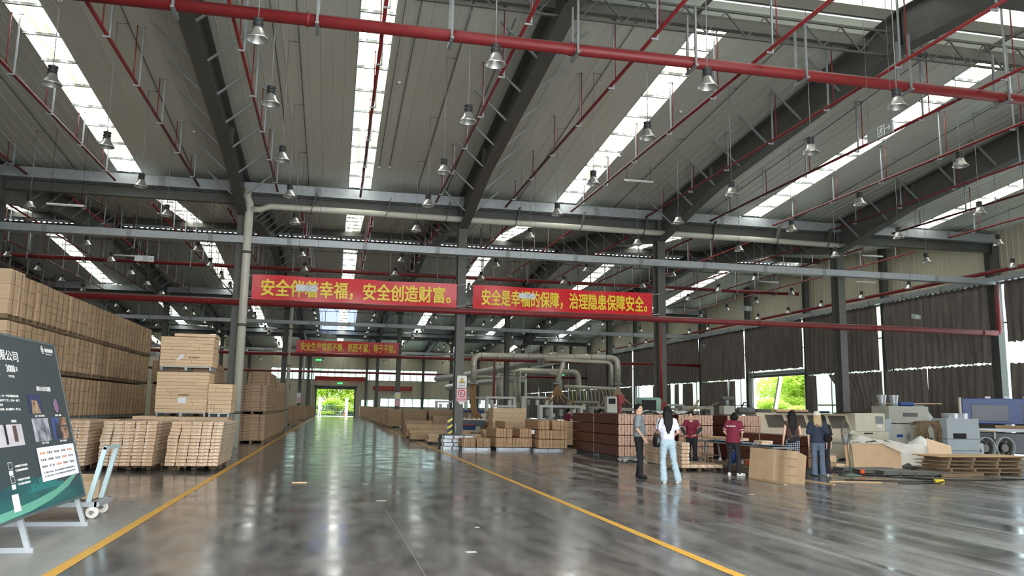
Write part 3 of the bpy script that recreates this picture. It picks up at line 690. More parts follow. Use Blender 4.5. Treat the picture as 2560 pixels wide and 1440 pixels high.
banner(-3.0, 5.0, 66.2, 5.75, 6.72, '安全生产常抓不懈，抓而不紧，等于不抓。', 'smaller red banner with yellow lettering farther down the aisle')
M_BAN2 = mat('dull_red_cloth', (168,52,48), .7, 0, .15, 2)
t = banner(-2.9, 4.9, 132.3, 5.6, 6.25, None, 'plain sagging red cloth banner above the far gateway', col=M_BAN2)
for X0, X1, z0, lb, tx in ((6.2, 12.4, 4.2, 'dull red wall banner on the end wall right of the gateway', '质量是企业生命  安全是职工生命'), (-11, -6.6, 4.2, 'dull red wall banner on the end wall left of the gateway', '')):
    t = thing('wall_banner', lb, 'banner', ((X0+X1)/2, 132.6, z0)); W = X1-X0
    MB().box(-W/2, W/2, -.02, .02, 0, .7).build('banner_cloth', M_BAN2, t)
    if tx: lettering(tx, 1, mat('pale_red_print', (206,110,100), .6), t, (-W/2+.3, -.03, .15), (PI/2,0,0), .01, W-.6, .4)
# exit signs
M_SIGN = mat('sign_grey_plate', (128,134,132), .5); M_SIGNG = mat('lit_green_sign', (30,150,80), .4, emit=(70,225,120), estr=1.2)
def exit_sign(loc, rz, label, s=1, lit=False, hang=3.5, pale=False):
    t = thing('exit_sign', label, 'exit sign', loc, rz)
    t.scale = (s, s, s)
    MB().cbox(-.4, .4, -.02, .02, -.13, .13, .006).build('plate', M_SIGNG if lit else (mat('sign_white_plate', (206,210,212), .5) if pale else M_SIGN), t)
    ink = M_GALVD if pale else M_WHITE
    for sd in (-1, 1):
        mb = MB(); y = sd*.025
        def q(x0, z0, x1, z1, wd): mb.bar((x0, y, z0), (x1, y, z1), wd, .004, up=(0,1,0))
        ox = .06
        for a in ((-.1,-.1,.1,-.1),(-.1,.1,.1,.1),(-.1,-.1,-.1,.1),(.1,-.1,.1,.1)): q(ox+a[0], a[1], ox+a[2], a[3], .014)
        q(ox+.01,.055, ox-.01,-.005,.03); q(ox-.01,0, ox+.035,-.035,.016); q(ox+.035,-.035, ox+.02,-.08,.014); q(ox-.01,0, ox-.03,-.045,.016); q(ox-.03,-.045, ox-.07,-.05,.014)
        q(ox+.01,.04, ox+.05,.02,.012); q(ox+.05,.02, ox+.06,.045,.01); q(ox,.04, ox-.04,.03,.012); q(ox-.04,.03, ox-.05,0,.01)
        mb.lathe([(0,-.0),(.018,0)], (ox+.02, y, .08), 8); mb.bar((ox+.004, y, .08), (ox+.036, y, .08), .03, .004, up=(0,1,0))
        q(.2,0,.34,0,.016); q(.34,0,.29,.045,.014); q(.34,0,.29,-.045,.014)
        mb.build('pictogram', ink, t)
    hang = max(.2, (roofz(loc[1])-loc[2])/s) if hang else .6
    for sx_ in (-.36, .36): MB().tube([(sx_,0,.13),(sx_,0,hang)], .006, 4).build('hanging_wire', M_STEEL, t)
    return t
exit_sign((10.78, 14.2, 7.38), -PI/2, 'large hanging exit sign with running figure and arrow, upper right', 1.0, hang=4.2)
exit_sign((-1.12, 30.4, 5.85), 0, 'white exit sign hanging in front of the first red banner', .95, hang=5, pale=True)
exit_sign((7.15, 30.4, 5.93), 0, 'white exit sign hanging in front of the second red banner', .8, hang=5, pale=True)
exit_sign((20.5, 38, 6.9), .3, 'grey exit sign hanging left of the fourth column', 1.0, hang=4)
exit_sign((26.6, 33.2, 6.2), .3, 'grey exit sign hanging before the dark curtains at right', .85, hang=4.6)
exit_sign((29.5, 62, 7), .6, 'small grey exit sign near the roller gateway', .9, hang=4)
exit_sign((-8.4, 38, 7.9), 0, 'white hanging notice plate above the box wall', 1.0, hang=3, pale=True)
exit_sign((-8.6, 43.2, 4.0), 0, 'pale hanging exit sign at the far end of the box wall', .8, hang=6)
for i, (x, y, z) in enumerate([(-2.2,118,8.0),(-2.2,128,6.9),(1,132.2,5.2),(14.5,100,7.0),(9.7,128,3.4),(22.5,80,5.15),(18.5,95,5.0),(-.6,70,7.4),(15.5,70,7.4)]):
    if i < 7: exit_sign((x, y, z), 0, 'lit green exit sign, ' + ['above the gateway, upper one','above the gateway, middle one','just over the far gateway','high at the centre right','low on the end wall','over the blower ducts at right','over the blower ducts at left'][i], 1.0 if i < 5 else .8, True, .6)
    else: exit_sign((x, y, z), 0, 'white hanging plate behind the %s banner' % ('first' if i == 7 else 'second'), 1.6, False, 3)
# warning plates on the column
t = thing('warning_sign', 'white plate with yellow warning triangle on the column right of the aisle', 'warning sign', (5.2, 33.68, 2.44))
MB().cbox(-.2, .2, -.008, .008, 0, .5, .004).build('plate', M_WHITE, t)
MB().prism([(-.14,.19),(.14,.19),(0,.43)], -.012, -.009, 'y').build('triangle_border', M_BLACK, t)
MB().prism([(-.105,.21),(.105,.21),(0,.39)], -.016, -.012, 'y').build('triangle', M_BANNERY, t)
MB().prism([(-.05,.22),(.06,.22),(.05,.25),(.01,.25),(-.01,.3),(-.03,.26)], -.02, -.016, 'y').build('hand_symbol', M_BLACK, t)
lettering('当心夹手', 1, M_BLACK, t, (-.14,-.011,.06), (PI/2,0,0), .01, .28, .07)
t = thing('speed_limit_sign', 'pink plate with red ringed number five below the warning triangle', 'sign', (5.2, 33.68, 1.88))
M_PINK = mat('pink_plate', (232,186,196), .5)
MB().cbox(-.21, .21, -.008, .008, 0, .53, .004).build('plate', M_PINK, t)
ring = MB().lathe([(.125,0),(.125,.004),(.155,.004),(.155,0)], n=28).mesh('ring', mat('sign_red', (196,30,50), .5)); link('ring', ring, t, (0,-.009,.33), (PI/2,0,0))
MB().lathe([(0,.002),(.125,.002)], n=28).build('disc', M_WHITE, t).rotation_euler = (PI/2,0,0); t.children[-1].location = (0,-.009,.33)
lettering('5', 1, M_BLACK, t, (-.07,-.014,.265), (PI/2,0,0), .015, .07, .13); lettering('km', 1, M_BLACK, t, (.02,-.014,.27), (PI/2,0,0), .01, .06, .05)
MB().box(-.17,.17,-.013,-.008,.05,.12).build('red_strip', mat('sign_red', (196,30,50)), t); lettering('限速行驶', 1, M_WHITE, t, (-.14,-.015,.055), (PI/2,0,0), .01, .28, .055)
t = thing('warning_sign', 'small stacked warning plates on the second-row column right of the aisle', 'warning sign', (5.1, 66.6, 1.7))
MB().cbox(-.22, .22, -.01, .01, .55, 1.1, .004).build('plate', M_WHITE, t); MB().cbox(-.22,.22,-.01,.01,0,.53,.004).build('lower_plate', M_PINK, t)
MB().prism([(-.14,.7),(.14,.7),(0,.98)], -.016, -.01, 'y').build('triangle', M_BANNERY, t)
t = thing('warning_sign', 'small stacked warning plates on the third-row column left of the aisle', 'warning sign', (-3.9, 99.6, 1.9))
MB().cbox(-.25, .25, -.01, .01, .6, 1.2, .004).build('plate', M_WHITE, t); MB().cbox(-.25,.25,-.01,.01,0,.58,.004).build('lower_plate', M_PINK, t)
# black and yellow guard board leaning on the column
t = thing('hazard_board', 'black and yellow chevron guard board standing beside the column foot', 'guard board', (4.72, 33.5, 0))
MB().box(-.1, .1, -.02, .02, .15, 1.25).build('board', M_BLACK, t)
for i in range(4):
    z = .25+.25*i; MB().prism([(-.1,z),(.1,z+.12),(.1,z+.22),(-.1,z+.1)], -.026, -.02, 'y').build('yellow_stripe', M_BANNERY, t)
# ================================================================== OUTDOORS
M_LEAF = bpy.data.materials.new('leaves'); M_LEAF.use_nodes = True
def leaf_mat(m):
    t = m.node_tree; t.nodes.clear(); N = t.nodes.new; L = t.links.new; o = N('ShaderNodeOutputMaterial'); d = N('ShaderNodeBsdfDiffuse'); tr = N('ShaderNodeBsdfTranslucent'); mx = N('ShaderNodeMixShader')
    g = N('ShaderNodeNewGeometry'); r_ = N('ShaderNodeValToRGB'); r_.color_ramp.elements[0].color = lin((176,212,96))+(1,); r_.color_ramp.elements[1].color = lin((236,248,150))+(1,)
    L(g.outputs['Random Per Island'], r_.inputs[0]); L(r_.outputs[0], d.inputs[0]); L(r_.outputs[0], tr.inputs[0]); mx.inputs[0].default_value = .55
    L(d.outputs[0], mx.inputs[1]); L(tr.outputs[0], mx.inputs[2]); L(mx.outputs[0], o.inputs[0])
leaf_mat(M_LEAF)
M_BARK = mat('bark', (110,92,74), .9, 0, .3, 8)
def tree_meshes(seed, H_, R_, n=11000, ls=.21):
    r = random.Random(seed); cl = [(r.uniform(-1,1)*R_*.7, r.uniform(-1,1)*R_*.7, H_*(.3+.62*r.random()), R_*r.uniform(.28,.5)) for _ in range(16)]
    mb = MB()
    for i in range(n):
        cx, cy, cz, cr_ = r.choice(cl); a = r.random()*2*PI; b = math.acos(r.uniform(-1,1)); q = cr_*r.random()**.4
        p = Vector((cx+q*math.sin(b)*math.cos(a), cy+q*math.sin(b)*math.sin(a), cz+q*math.cos(b)*.75))
        R2 = Euler((r.uniform(-.9,.9), r.uniform(-.9,.9), r.random()*6.3)).to_matrix(); s = ls*r.uniform(.6,1.3)
        mb.add([p+R2@Vector(v) for v in ((-s,0,0),(0,-s*.45,0.02),(s,0,0),(0,s*.45,.02))], [(0,1,2,3)])
    fol = mb.mesh('foliage', M_LEAF); tb = MB()
    tb.tube([(0,0,0),(.05,0,H_*.25),(-.05,.1,H_*.5),(0,0,H_*.8)], [.16,.12,.08,.03], 8)
    for cx, cy, cz, cr_ in cl[:9]: tb.tube([(0,0,H_*.25+.3*r.random()),(cx*.5,cy*.5,cz*.7),(cx,cy,cz)], [.07,.045,.02], 6)
    return fol, tb.mesh('trunk', M_BARK)
TM = [tree_meshes(3, 7.5, 3.6), tree_meshes(5, 6.5, 3.2), tree_meshes(9, 8.5, 4.0)]
TR = [(43.0,52.5,1,'outside the roller gateway, nearest'),(42.5,58.5,0,'outside the roller gateway, middle'),(43.2,66.5,2,'outside the roller gateway, farthest'),(44,74,2,'beyond the right wall'),(44,60,1,'outside the gateway behind the slanted post'),(42,86,0,'outside the far right doorway, nearer'),(41,95,1,'outside the far right doorway, farther'),(50,58,2,'in the second line outside the gateway, nearer'),(51,68,0,'in the second line outside the gateway, farther'),
      (-7,156,2,'behind the far gateway at left'),(-1.0,152,0,'behind the far gateway, centre left'),(3.6,153,2,'behind the far gateway, centre right'),(9,152,1,'behind the far gateway, right'),(15,156,2,'behind the end wall, right'),(22,157,0,'behind the end wall, far right'),(-13,156,1,'behind the end wall, left')]
for x, y, k, lb in TR:
    t = thing('leafy_tree', 'bright green leafy tree ' + lb, 'tree', (x, y, 0), RND.random()*6)
    if y > 140: t.scale = (1.35, 1.35, 1.15)
    link('foliage', TM[k][0], t)['kind'] = 'stuff'; link('trunk', TM[k][1], t)
for i, (x, y, sx, k) in enumerate(((-6,149,1.2,0),(-1.5,149.5,1.1,1),(3.4,149,1.2,0),(8,149.5,1.2,1),(38.5,51,.8,1),(38.8,56,.9,0),(39,61,.9,1),(39,66,.9,0))):
    t = thing('bush', 'low leafy green bush outside the ' + ['far gateway, first from left','far gateway, second from left','far gateway, third from left','far gateway, fourth from left','roller gateway, nearest','roller gateway, second nearest','roller gateway, third nearest','roller gateway, farthest'][i], 'bush', (x, y, -1.2), i*1.3); t.scale = (sx, sx, .55)
    link('foliage', TM[k][0], t)['kind'] = 'stuff'; link('trunk', TM[k][1], t)
# gate pillars, railings, barrier outside the far gateway
for i, x in enumerate((-2.1, 2.35)):
    t = thing('gate_pillar', 'white square gate pillar outside the far gateway, %s' % ('left' if i == 0 else 'right'), 'pillar', (x, 144, 0))
    MB().cbox(-.25, .25, -.25, .25, 0, 2.9, .03).build('shaft', M_WHITE, t); MB().cbox(-.33,.33,-.33,.33,2.9,3.05,.02).build('cap', M_WHITE, t)
t = thing('railing_fence', 'pale vertical bar fence outside the far gateway', 'fence', (0, 146, 0))
M_RAIL = mat('pale_railing', (104,132,132), .5)
bm_ = MB().box(-.025,.025,-.025,.025,0,1.9).mesh('fence_bar', M_RAIL)
for i in range(90): link('fence_bar', bm_, t, (-12+.26*i, 0, 0))
for z in (.2, 1.7): MB().box(-12, 11.4, -.03, .03, z, z+.06).build('fence_rail', M_RAIL, t)
t = thing('lifting_barrier', 'dark barrier frame standing in the far gateway opening', 'barrier', (-.9, 136, 0))
MB().tube([(-1,0,0),(-1,0,.95),(.9,0,.95),(.9,0,0)], .06, 8).build('frame', M_STEEL, t); MB().box(.9, 3.2, -.04, .04, .5, .6).build('boom', M_STEEL, t)
t = thing('traffic_cone', 'orange traffic cone outside the far gateway', 'cone', (2.0, 138, 0)); MB().lathe([(.3,0),(.3,.04),(.2,.05),(.05,.7),(0,.7)], n=14).build('cone_body', M_ORANGE, t)
# ================================================================== GOODS ON THE LEFT
def pallet_mesh_parts(w_, d_, m):
    board = MB().cbox(-w_/2, w_/2, -.05, .05, 0, .02, .003).mesh('deck_board', m); blk = MB().cbox(-.05,.05,-.06,.06,0,.09,.003).mesh('block', m)
    return board, blk
PAL = {}
def pallet(parent_or_none, loc, w_, d_, m, label=None, name='wooden_pallet', rz=0):
    key = (w_, d_, m.name)
    if key not in PAL: PAL[key] = pallet_mesh_parts(w_, d_, m)
    b, k = PAL[key]
    t = thing(name, label, 'pallet', loc, rz) if parent_or_none is None else parent_or_none
    off = (0,0,0) if parent_or_none is None else loc
    n = max(3, int(d_/.2))
    for i in range(n): link('deck_board', b, t, (off[0], off[1]-d_/2+.06+(d_-.12)*i/(n-1), off[2]+.1))
    for x in (-w_/2+.06, 0, w_/2-.06):
        for y in (-d_/2+.07, 0, d_/2-.07): link('block', k, t, (off[0]+x, off[1]+y, off[2]+.01))
    return t
# film wrapped packs: long flat packs, ends to the viewer
def pack_mesh(w_, d_, h_):
    mb = MB(); mb.cbox(-w_/2+.004, w_/2-.004, 0, d_, .002, h_-.003, .007)
    mb.box(-w_/2+.02, w_/2-.02, -.004, .0, .012, h_-.014); return mb.mesh('panel_pack', M_WRAP)
def pack_stack(x0, y0, cols, rowsn, wd, hh, dep, zb, sname, skew=0, gname='film wrapped panel packs', seed=1):
    r = random.Random(seed); me = pack_mesh(wd, dep, hh); me2 = pack_mesh(wd*.97, dep*.99, hh)
    for c in range(cols):
        for q in range(rowsn):
            z = zb+q*hh; x = x0+wd*(c+.5)+skew*q/rowsn+r.uniform(-.006,.006)+(.03*math.sin(q*.7+c) if q > 6 and c < 2 else 0)*.5
            o = link('panel_pack', me if r.random() < .6 else me2, None, (x, y0+r.uniform(-.03,.02), z), (0,0,r.uniform(-.004,.004)))
            tag(o, 'kraft pack, %s row from top, %s column from left, %s' % (rows_[rowsn-q-1], rows_[c], sname), 'pack', gname)
    pallet(None, (x0+wd*cols/2, y0+dep/2+.15, 0), wd*cols-.2, dep-.5, mat('dark_pallet_wood', (92,78,62), .9, 0, .2, 5), 'low wooden pallet under the %s' % sname)
pack_stack(-3.85, 21.1, 5, 13, .243, .081, 2.75, .125, 'wrapped stack beside aisle line', .09, seed=1)
pack_stack(-5.33, 21.1, 5, 13, .243, .081, 2.75, .125, 'middle wrapped stack', .06, seed=2)
pack_stack(-6.81, 21.1, 5, 13, .243, .081, 2.75, .125, 'wrapped stack behind poster', .05, seed=3)
# box wall
def carton_block(t, W, D, H_, nx, ny, nz, m, cm, seed, strap=True):
    r = random.Random(seed)
    for i in range(nx):
        for j in range(ny):
            for k in range(nz):
                key = (round(W/nx,3), round(D/ny,3), round(H_/nz,3), m.name)
                if key not in cm:
                    a, b, c = key[:3]; mb = MB(); mb.cbox(-a/2+.004, a/2-.004, -b/2+.004, b/2-.004, .002, c-.004, .008)
                    mb.box(-a/2+.02, a/2-.02, -b/2-.0, -b/2+.006, c*.48, c*.52); mb.box(a/2-.006, a/2, -b/2+.02, b/2-.02, c*.48, c*.52); cm[key] = mb.mesh('carton', m)
                link('carton', cm[key], t, (-W/2+W/nx*(i+.5)+r.uniform(-.01,.01), -D/2+D/ny*(j+.5)+r.uniform(-.004,.004), H_/nz*k+.13))
CM = {}
tiern = ['bottom', 'second', 'third', 'top']
zb = [0, .98, 2.52, 3.9]; zh = [.8, 1.33, 1.2, 1.2]
strapm = {}
for j in range(17):
    y = 25.75+1.09*j
    for ti in range(4):
        h_ = zh[ti]+(.06*math.sin(j*2.1+ti) if ti == 3 else 0)
        if ti == 3 and j == 0: h_ = 1.28
        t = thing('strapped_carton_load', 'strapped kraft carton load, %s tier of the box wall, %s from the near end' % (tiern[ti], rows_[j]), 'carton stack', (-10.12+RND.uniform(-.03,.03), y, zb[ti]), 0, 'strapped carton loads of the left box wall')
        if ti == 0:
            carton_block(t, 2.2, 1.06, h_, 1, 4, 2, M_KRAFT, CM, j)
        else:
            carton_block(t, 2.2, 1.06, zh[ti] if not (ti == 3 and j == 0) else 1.28, 1, [4,3,4,3,4][(j+ti) % 5], [3,6,4,3,6][(j*2+ti) % 5], M_KRAFTL if j == 0 else M_KRAFT, CM, j*4+ti)
        if ti not in strapm:
            hh = zh[ti]+.14; strapm[ti] = MB().box(-1.12, 1.13, -.005, .005, hh, hh+.006).box(1.115, 1.125, -.005, .005, .02, hh).mesh('strap', mat('strap_brown', (84,66,52), .6))
        for yy in (-.28, .26): link('strap', strapm[ti], t, (0, yy, 0))
        if 'pw' not in strapm:
            mb = MB(); mb.box(-1.1, 1.1, -.52, .52, .1, .125)
            for yy in (-.48, 0, .48): mb.box(-1.1, 1.1, yy-.05, yy+.05, .0, .1)
            strapm['pw'] = mb.mesh('pallet', M_WOODD)
            strapm['pz'] = strapm['pw'].copy(); strapm['pz'].materials.clear(); strapm['pz'].materials.append(M_GALVD)
        link('pallet', strapm['pz' if ti == 2 and False or ti == 1 else 'pw'], t)
# rows behind / beyond the wall
def load(x, y, z, W, D, H_, nx, ny, nz, label, m=M_KRAFT, rz=0, print_=None, name='strapped_carton_load', base='wood', straps=True, seed=0):
    t = thing(name, label, 'carton stack', (x, y, z), rz)
    carton_block(t, W, D, H_, nx, ny, nz, m, CM, seed)
    pm_ = M_WOODD if base == 'wood' else M_GALV
    mb = MB(); mb.box(-W/2, W/2, -D/2, D/2, .1, .125)
    for xx in (-W/2+.06, 0, W/2-.06): mb.box(xx-.05, xx+.05, -D/2, D/2, 0, .1)
    mb.build('pallet', pm_, t)
    if straps:
        for xx in (-W*.32, W*.3): MB().box(xx-.008, xx+.008, -D/2-.012, -D/2-.003, .02, H_+.14).box(xx-.008, xx+.008, -D/2-.012, D/2+.012, H_+.13, H_+.137).build('strap', M_BLACK, t)
    if print_:
        mk = mat('brown_ink', (136,104,82), .8)
        for k in range(nz):
            lettering('和邦盛世木业', 1, mk, t, (-W*.42, -D/2-.006, .13+H_/nz*(k+.42)), (PI/2,0,0), .01, W*.36, H_/nz*.3, name='printed_text')
            lettering('轻拿轻放', 1, mk, t, (W*.26, -D/2-.006, .13+H_/nz*(k+.45)), (PI/2,0,0), 0, W*.14, H_/nz*.2, name='printed_text')
    return t
# tall pale stack in the middle left (three tiers) and its neighbours
load(-4.72, 28.6, 0, 2.9, 1.2, 1.07, 3, 1, 6, 'low pale carton load under the tall pale panel stack', M_KRAFTL, straps=False)
def slab_stack(x, y, z, W, D, H_, n, label, m=M_KRAFTL, seed=0, jit=.02, base=True):
    r = random.Random(seed); t = thing('flat_panel_stack', label, 'panel stack', (x, y, z))
    z0 = .13 if base else 0; hh = H_/n
    for k in range(n):
        w2 = W+r.uniform(-jit, jit); segs = r.choice([1,1,2,2,3]); xs = sorted([-w2/2]+[r.uniform(-w2*.35, w2*.35) for _ in range(segs-1)]+[w2/2])
        for a, b in zip(xs, xs[1:]):
            MB().cbox(a+.002, b-.002, -D/2+r.uniform(-.012,.012), D/2, z0+hh*k+.002, z0+hh*(k+1)-.002, .006).build('flat_carton', m, t)
    if base:
        MB().box(-W/2+.03, W/2-.05, -D/2, D/2, .1, .13).box(-W/2+.05, -W/2+.1, -D/2, D/2, 0, .1).box(-.04, .04, -D/2, D/2, 0, .1).box(W/2-.1, W/2-.05, -D/2, D/2, 0, .1).build('steel_skid', M_GALV, t)
    return t
t = slab_stack(-4.72, 28.55, 1.2, 1.58, 1.2, 1.28, 12, 'lower tier of the tall pale panel stack, white sheet stuck low', seed=4)
MB().box(-.12, .14, -.628, -.62, .42, .6).build('paper_sheet', M_PAPER, t)
lettering('和邦盛世', 1, mat('brown_ink', (112,78,58), .8), t, (-.1,-.62,.66), (PI/2,0,0), .01, .34, .05)
t = slab_stack(-4.66, 28.55, 2.66, 1.62, 1.2, .95, 9, 'upper tier of the tall pale panel stack with a crumpled paper tag', seed=8)
MB().add([(-.32,-.64,.3),(-.22,-.64,.34),(-.1,-.65,.4),(-.08,-.64,.52),(-.2,-.65,.5),(-.24,-.64,.42)], [(0,1,2,3,4,5)]).build('paper_tag', M_PAPER, t)
lettering('和邦盛世', 1, mat('brown_ink', (112,78,58), .8), t, (.06,-.62,.4), (PI/2,0,0), .01, .34, .05)
o = slab_stack(-4.45, 28.55, 3.755, 1.25, 1.1, .1, 1, 'single thin panel layer on top of the tall pale stack', seed=2, base=False)
slab_stack(-3.55, 28.4, 1.2, .72, 1.1, .92, 7, 'short pale panel stack between the tall stack and the column', seed=12)
load(-5.6, 36.5, 1.1, 1.9, 1.6, 2.0, 1, 2, 8, 'dark kraft carton load behind the first column', M_KRAFTD, print_=True)
load(-5.6, 36.5, 0, 1.9, 1.6, .85, 1, 2, 4, 'bottom load under the dark carton stack behind the column', M_KRAFTD)
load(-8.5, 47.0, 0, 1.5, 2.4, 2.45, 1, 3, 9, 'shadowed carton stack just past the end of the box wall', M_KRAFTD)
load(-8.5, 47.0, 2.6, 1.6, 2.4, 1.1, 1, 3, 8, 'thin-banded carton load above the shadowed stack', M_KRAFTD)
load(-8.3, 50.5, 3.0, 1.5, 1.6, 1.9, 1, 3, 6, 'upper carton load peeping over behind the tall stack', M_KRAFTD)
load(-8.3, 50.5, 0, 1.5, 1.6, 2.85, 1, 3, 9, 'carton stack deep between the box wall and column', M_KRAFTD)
load(-4.35, 38.8, 1.75, .5, 1.8, 1.7, 1, 3, 7, 'narrow carton load just right of the white down pipe, upper', M_KRAFT, straps=False)
load(-4.35, 38.8, 0, .5, 1.8, 1.6, 1, 3, 7, 'narrow carton load just right of the white down pipe, lower', M_KRAFTD, straps=False)
for i in range(6):
    y = 37.75+2.45*i
    for q in range(2):
        load(-3.32, y, 1.22*q, 1.1, 2.35, 1.08, 1 if i == 0 else 1, 4, 8, 'printed brown carton load beside the aisle, %s tier, %s from the near end' % (['lower','upper'][q], rows_[i]), M_KRAFTD, print_=(i == 0), seed=i)
load(-3.75, 46.5, 2.45, 1.1, 5.0, .68, 1, 6, 4, 'carton load on top of the brown aisle stack', M_KRAFTD)
load(-4.2, 55.5, 0, 2.3, 3.0, 2.9, 2, 3, 6, 'carton load behind the white second-row pipe', M_KRAFTD)
for i, (x, y, h_) in enumerate([(-3.6, 72.5, 1.45), (-3.7, 95.5, 1.5), (-3.7, 108, 1.5), (-3.3, 122, 1.5), (-5.6, 60, 2.5), (-8, 60, 3), (-8, 75, 3)]):
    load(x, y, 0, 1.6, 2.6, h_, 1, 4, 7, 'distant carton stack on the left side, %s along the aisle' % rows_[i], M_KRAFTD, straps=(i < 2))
# ------------------------------------------------------------------ poster board on its steel stand
BH = 2.067; A_ = Vector((-3.14, 12.04, .37)); up_ = Vector((-.56, 0, 1.99)).normalized(); du = Vector((0, -1, 0)); nrm = du.cross(up_)
if nrm.x < 0: nrm = -nrm
BM = Matrix((( 0, up_.x, nrm.x, A_.x), (1, up_.y, nrm.y, 12.04), (0, up_.z, nrm.z, .37), (0,0,0,1)))   # local x runs away from the viewer (+Y), y up the board, z out of its face
t = thing('poster_board', 'dark printed display board leaning on a steel stand at the left', 'display board'); t.matrix_world = BM
M_PB = mat('poster_dark_print', (58,70,74), .45, 0, .1, 1.0)
M_TEAL = mat('poster_teal_print', (40,104,98), .4, 0, .35, 1.4, (.6,2,1), col2=(30,70,96)); M_TEALL = mat('poster_light_teal', (104,172,150), .4)
BW = 3.7
def P(pts, z, m, nm='printed_area'):      # flat print: points in (u toward viewer, w up)
    vs = [(-u, w_, z) for u, w_ in pts]; return MB().add(vs, [tuple(range(len(vs)))]).build(nm, m, t)
MB().cbox(-BW, 0, 0, BH, -.045, 0, .008).build('board_panel', M_PB, t)
P([(0.01,.02),(0.01,.30),(.5,.2),(1.1,.32),(1.9,.42),(2.7,.34),(BW-.02,.4),(BW-.02,.02)], .002, M_TEAL)
P([(.05,.36),(.6,.2),(1.3,.1),(2.0,.05),(2.9,.03),(BW-.05,.06),(BW-.05,.1),(2.6,.12),(1.8,.15),(1.1,.2),(.5,.3)], .004, M_TEALL)
rr = random.Random(4)
for i in range(26):
    u = .75+i*.045; h_ = rr.uniform(.05,.2)*(1-abs(i-13)/18); P([(u,.24),(u+.03,.24),(u+.03,.26+h_),(u,.25+h_)], .005, mat('poster_city_tint', (58,140,140), .4))
def PT(s_, u, w_, wd, ht, m=M_WHITE, bold=.01):   # lettering reading left to right = away from the viewer
    return lettering(s_, 1, m, t, (-u, w_, .006), (0,0,0), bold, wd, ht, name='lettering', ex=.001)
PT('有限公司', 2.24, 1.745, .77, .125, bold=.012)
PT('3000', 1.90, 1.612, .26, .085, bold=.012); PT('万', 1.61, 1.63, .05, .05); PT('生产能力', 1.87, 1.55, .17, .028, bold=0); PT('50⁺', 2.28, 1.612, .22, .085, bold=.012); PT('万方工厂', 2.26, 1.55, .17, .028, bold=0)
PT('和邦盛世', .47, 1.93, .32, .055, bold=.012); MB().lathe([(0,0),(.055,0)], (-.555, 1.957, .006), 24).build('round_emblem', M_WHITE, t)
MB().lathe([(.034,0),(.044,0)], (-.555, 1.957, .008), 24).build('emblem_ring', M_PB, t)
PT('HEBANG', .45, 1.9, .22, .014, bold=0)
PT('部分合作案例', 1.06, 1.408, .5, .06, bold=.01)
for s_, u1_, w_ in (('木门研发设计生产销售，每一个项目都精益求精', 1.70, 1.335),('，以品质服务每一位客户工艺，让每一扇门', 1.70, 1.285),('品质保证', 2.2, 1.235),('标准，木门墙板整体定制，用心做好每一件产品', 1.72, 1.185)): wd_ = .2 if len(s_) == 4 else 1.0; PT(s_, u1_+wd_, w_-.015, wd_, .028, bold=0)
# pictures printed on the board: generic building views
def photo(u0, w0, u1, w1, kind):
    P([(u0,w0),(u1,w0),(u1,w1),(u0,w1)], .003, {'dusk': mat('photo_dusk_sky', (44,58,96), .4, 0, .4, 5), 'pale': mat('photo_pale_city', (176,178,188), .4, 0, .5, 6, col2=(90,96,110)), 'blue': mat('photo_blue', (64,84,140), .4), 'room': mat('photo_room', (206,200,206), .4, 0, .2, 4), 'warm': mat('photo_warm', (196,150,126), .4, 0, .5, 9, col2=(60,44,40))}[kind], 'printed_photo')
photo(1.42,1.13,.98,1.36,'dusk'); P([(1.36,1.13),(1.3,1.3),(1.12,1.28),(1.05,1.13)], .004, mat('photo_tower', (186,158,132), .4, 0, .4, 14, col2=(120,92,70)), 'printed_photo')
MB().lathe([(0,0),(.095,0)], (-.47, 1.225, .005), 9).build('printed_photo', mat('photo_flower_lights', (170,130,170), .4, 0, .6, 30, col2=(70,60,110)), t)
photo(1.43,.79,.87,1.07,'pale'); photo(.76,.79,.48,1.07,'blue'); photo(.44,.97,.18,1.07,'warm'); photo(.44,.79,.18,.95,'warm')
P([(.68,.8),(.62,1.03),(.5,.98),(.46,.8)], .005, mat('photo_tower_dark', (50,50,66), .4), 'printed_photo')
photo(2.9,.775,1.78,1.015,'room'); P([(2.3,.8),(2.24,.8),(2.24,1.02),(2.3,1.02)], .005, M_BLACK, 'printed_photo'); P([(2.06,.82),(1.95,.82),(1.95,1.0),(2.06,1.0)], .005, mat('photo_door_brown', (92,70,66), .5), 'printed_photo')
PT('定制家装', 2.06, 1.035, .15, .03, bold=0); PT('上海 · 住宅项目', 1.31, 1.087, .34, .026, bold=0); PT('深圳 · 酒店', .575, 1.087, .24, .026, bold=0); PT('广州 · 写字楼', 1.25, .755, .24, .026, bold=0); PT('广州 · 商业楼', .587, .755, .26, .026, bold=0)
P([(1.47,.32),(.09,.32),(.09,.72),(1.47,.72)], .006, M_PAPER, 'white_card')
lg = [mat('logo_red', (190,50,50), .5), mat('logo_orange', (220,120,40), .5), mat('logo_blue', (60,90,160), .5), mat('logo_dark', (50,50,50), .5)]
names = ['地产集团','置业','控股','城建','建设','发展','中国建筑','家居','装饰','实业','投资','工程','置地','物业','酒店']
for i in range(15):
    u = 1.38-(i % 5)*.255; w_ = .635-(i//5)*.078; m = lg[(i*3+1) % 4]
    MB().lathe([(0,0),(.016,0)], (-u-.0, w_+.014, .008), 12).build('printed_logo', m, t); PT2 = lettering(names[i], 1, lg[3] if i % 2 else m, t, (-u+.03, w_, .008), (0,0,0), .0, .13, .026, name='lettering', ex=.0005)
for i in range(2): lettering('以上排名不分先后，更多合作案例请扫码了解详情欢迎来电咨询', 1, lg[3], t, (-1.38, .41-.045*i, .008), (0,0,0), 0, 1.15, .02, name='lettering', ex=.0005)
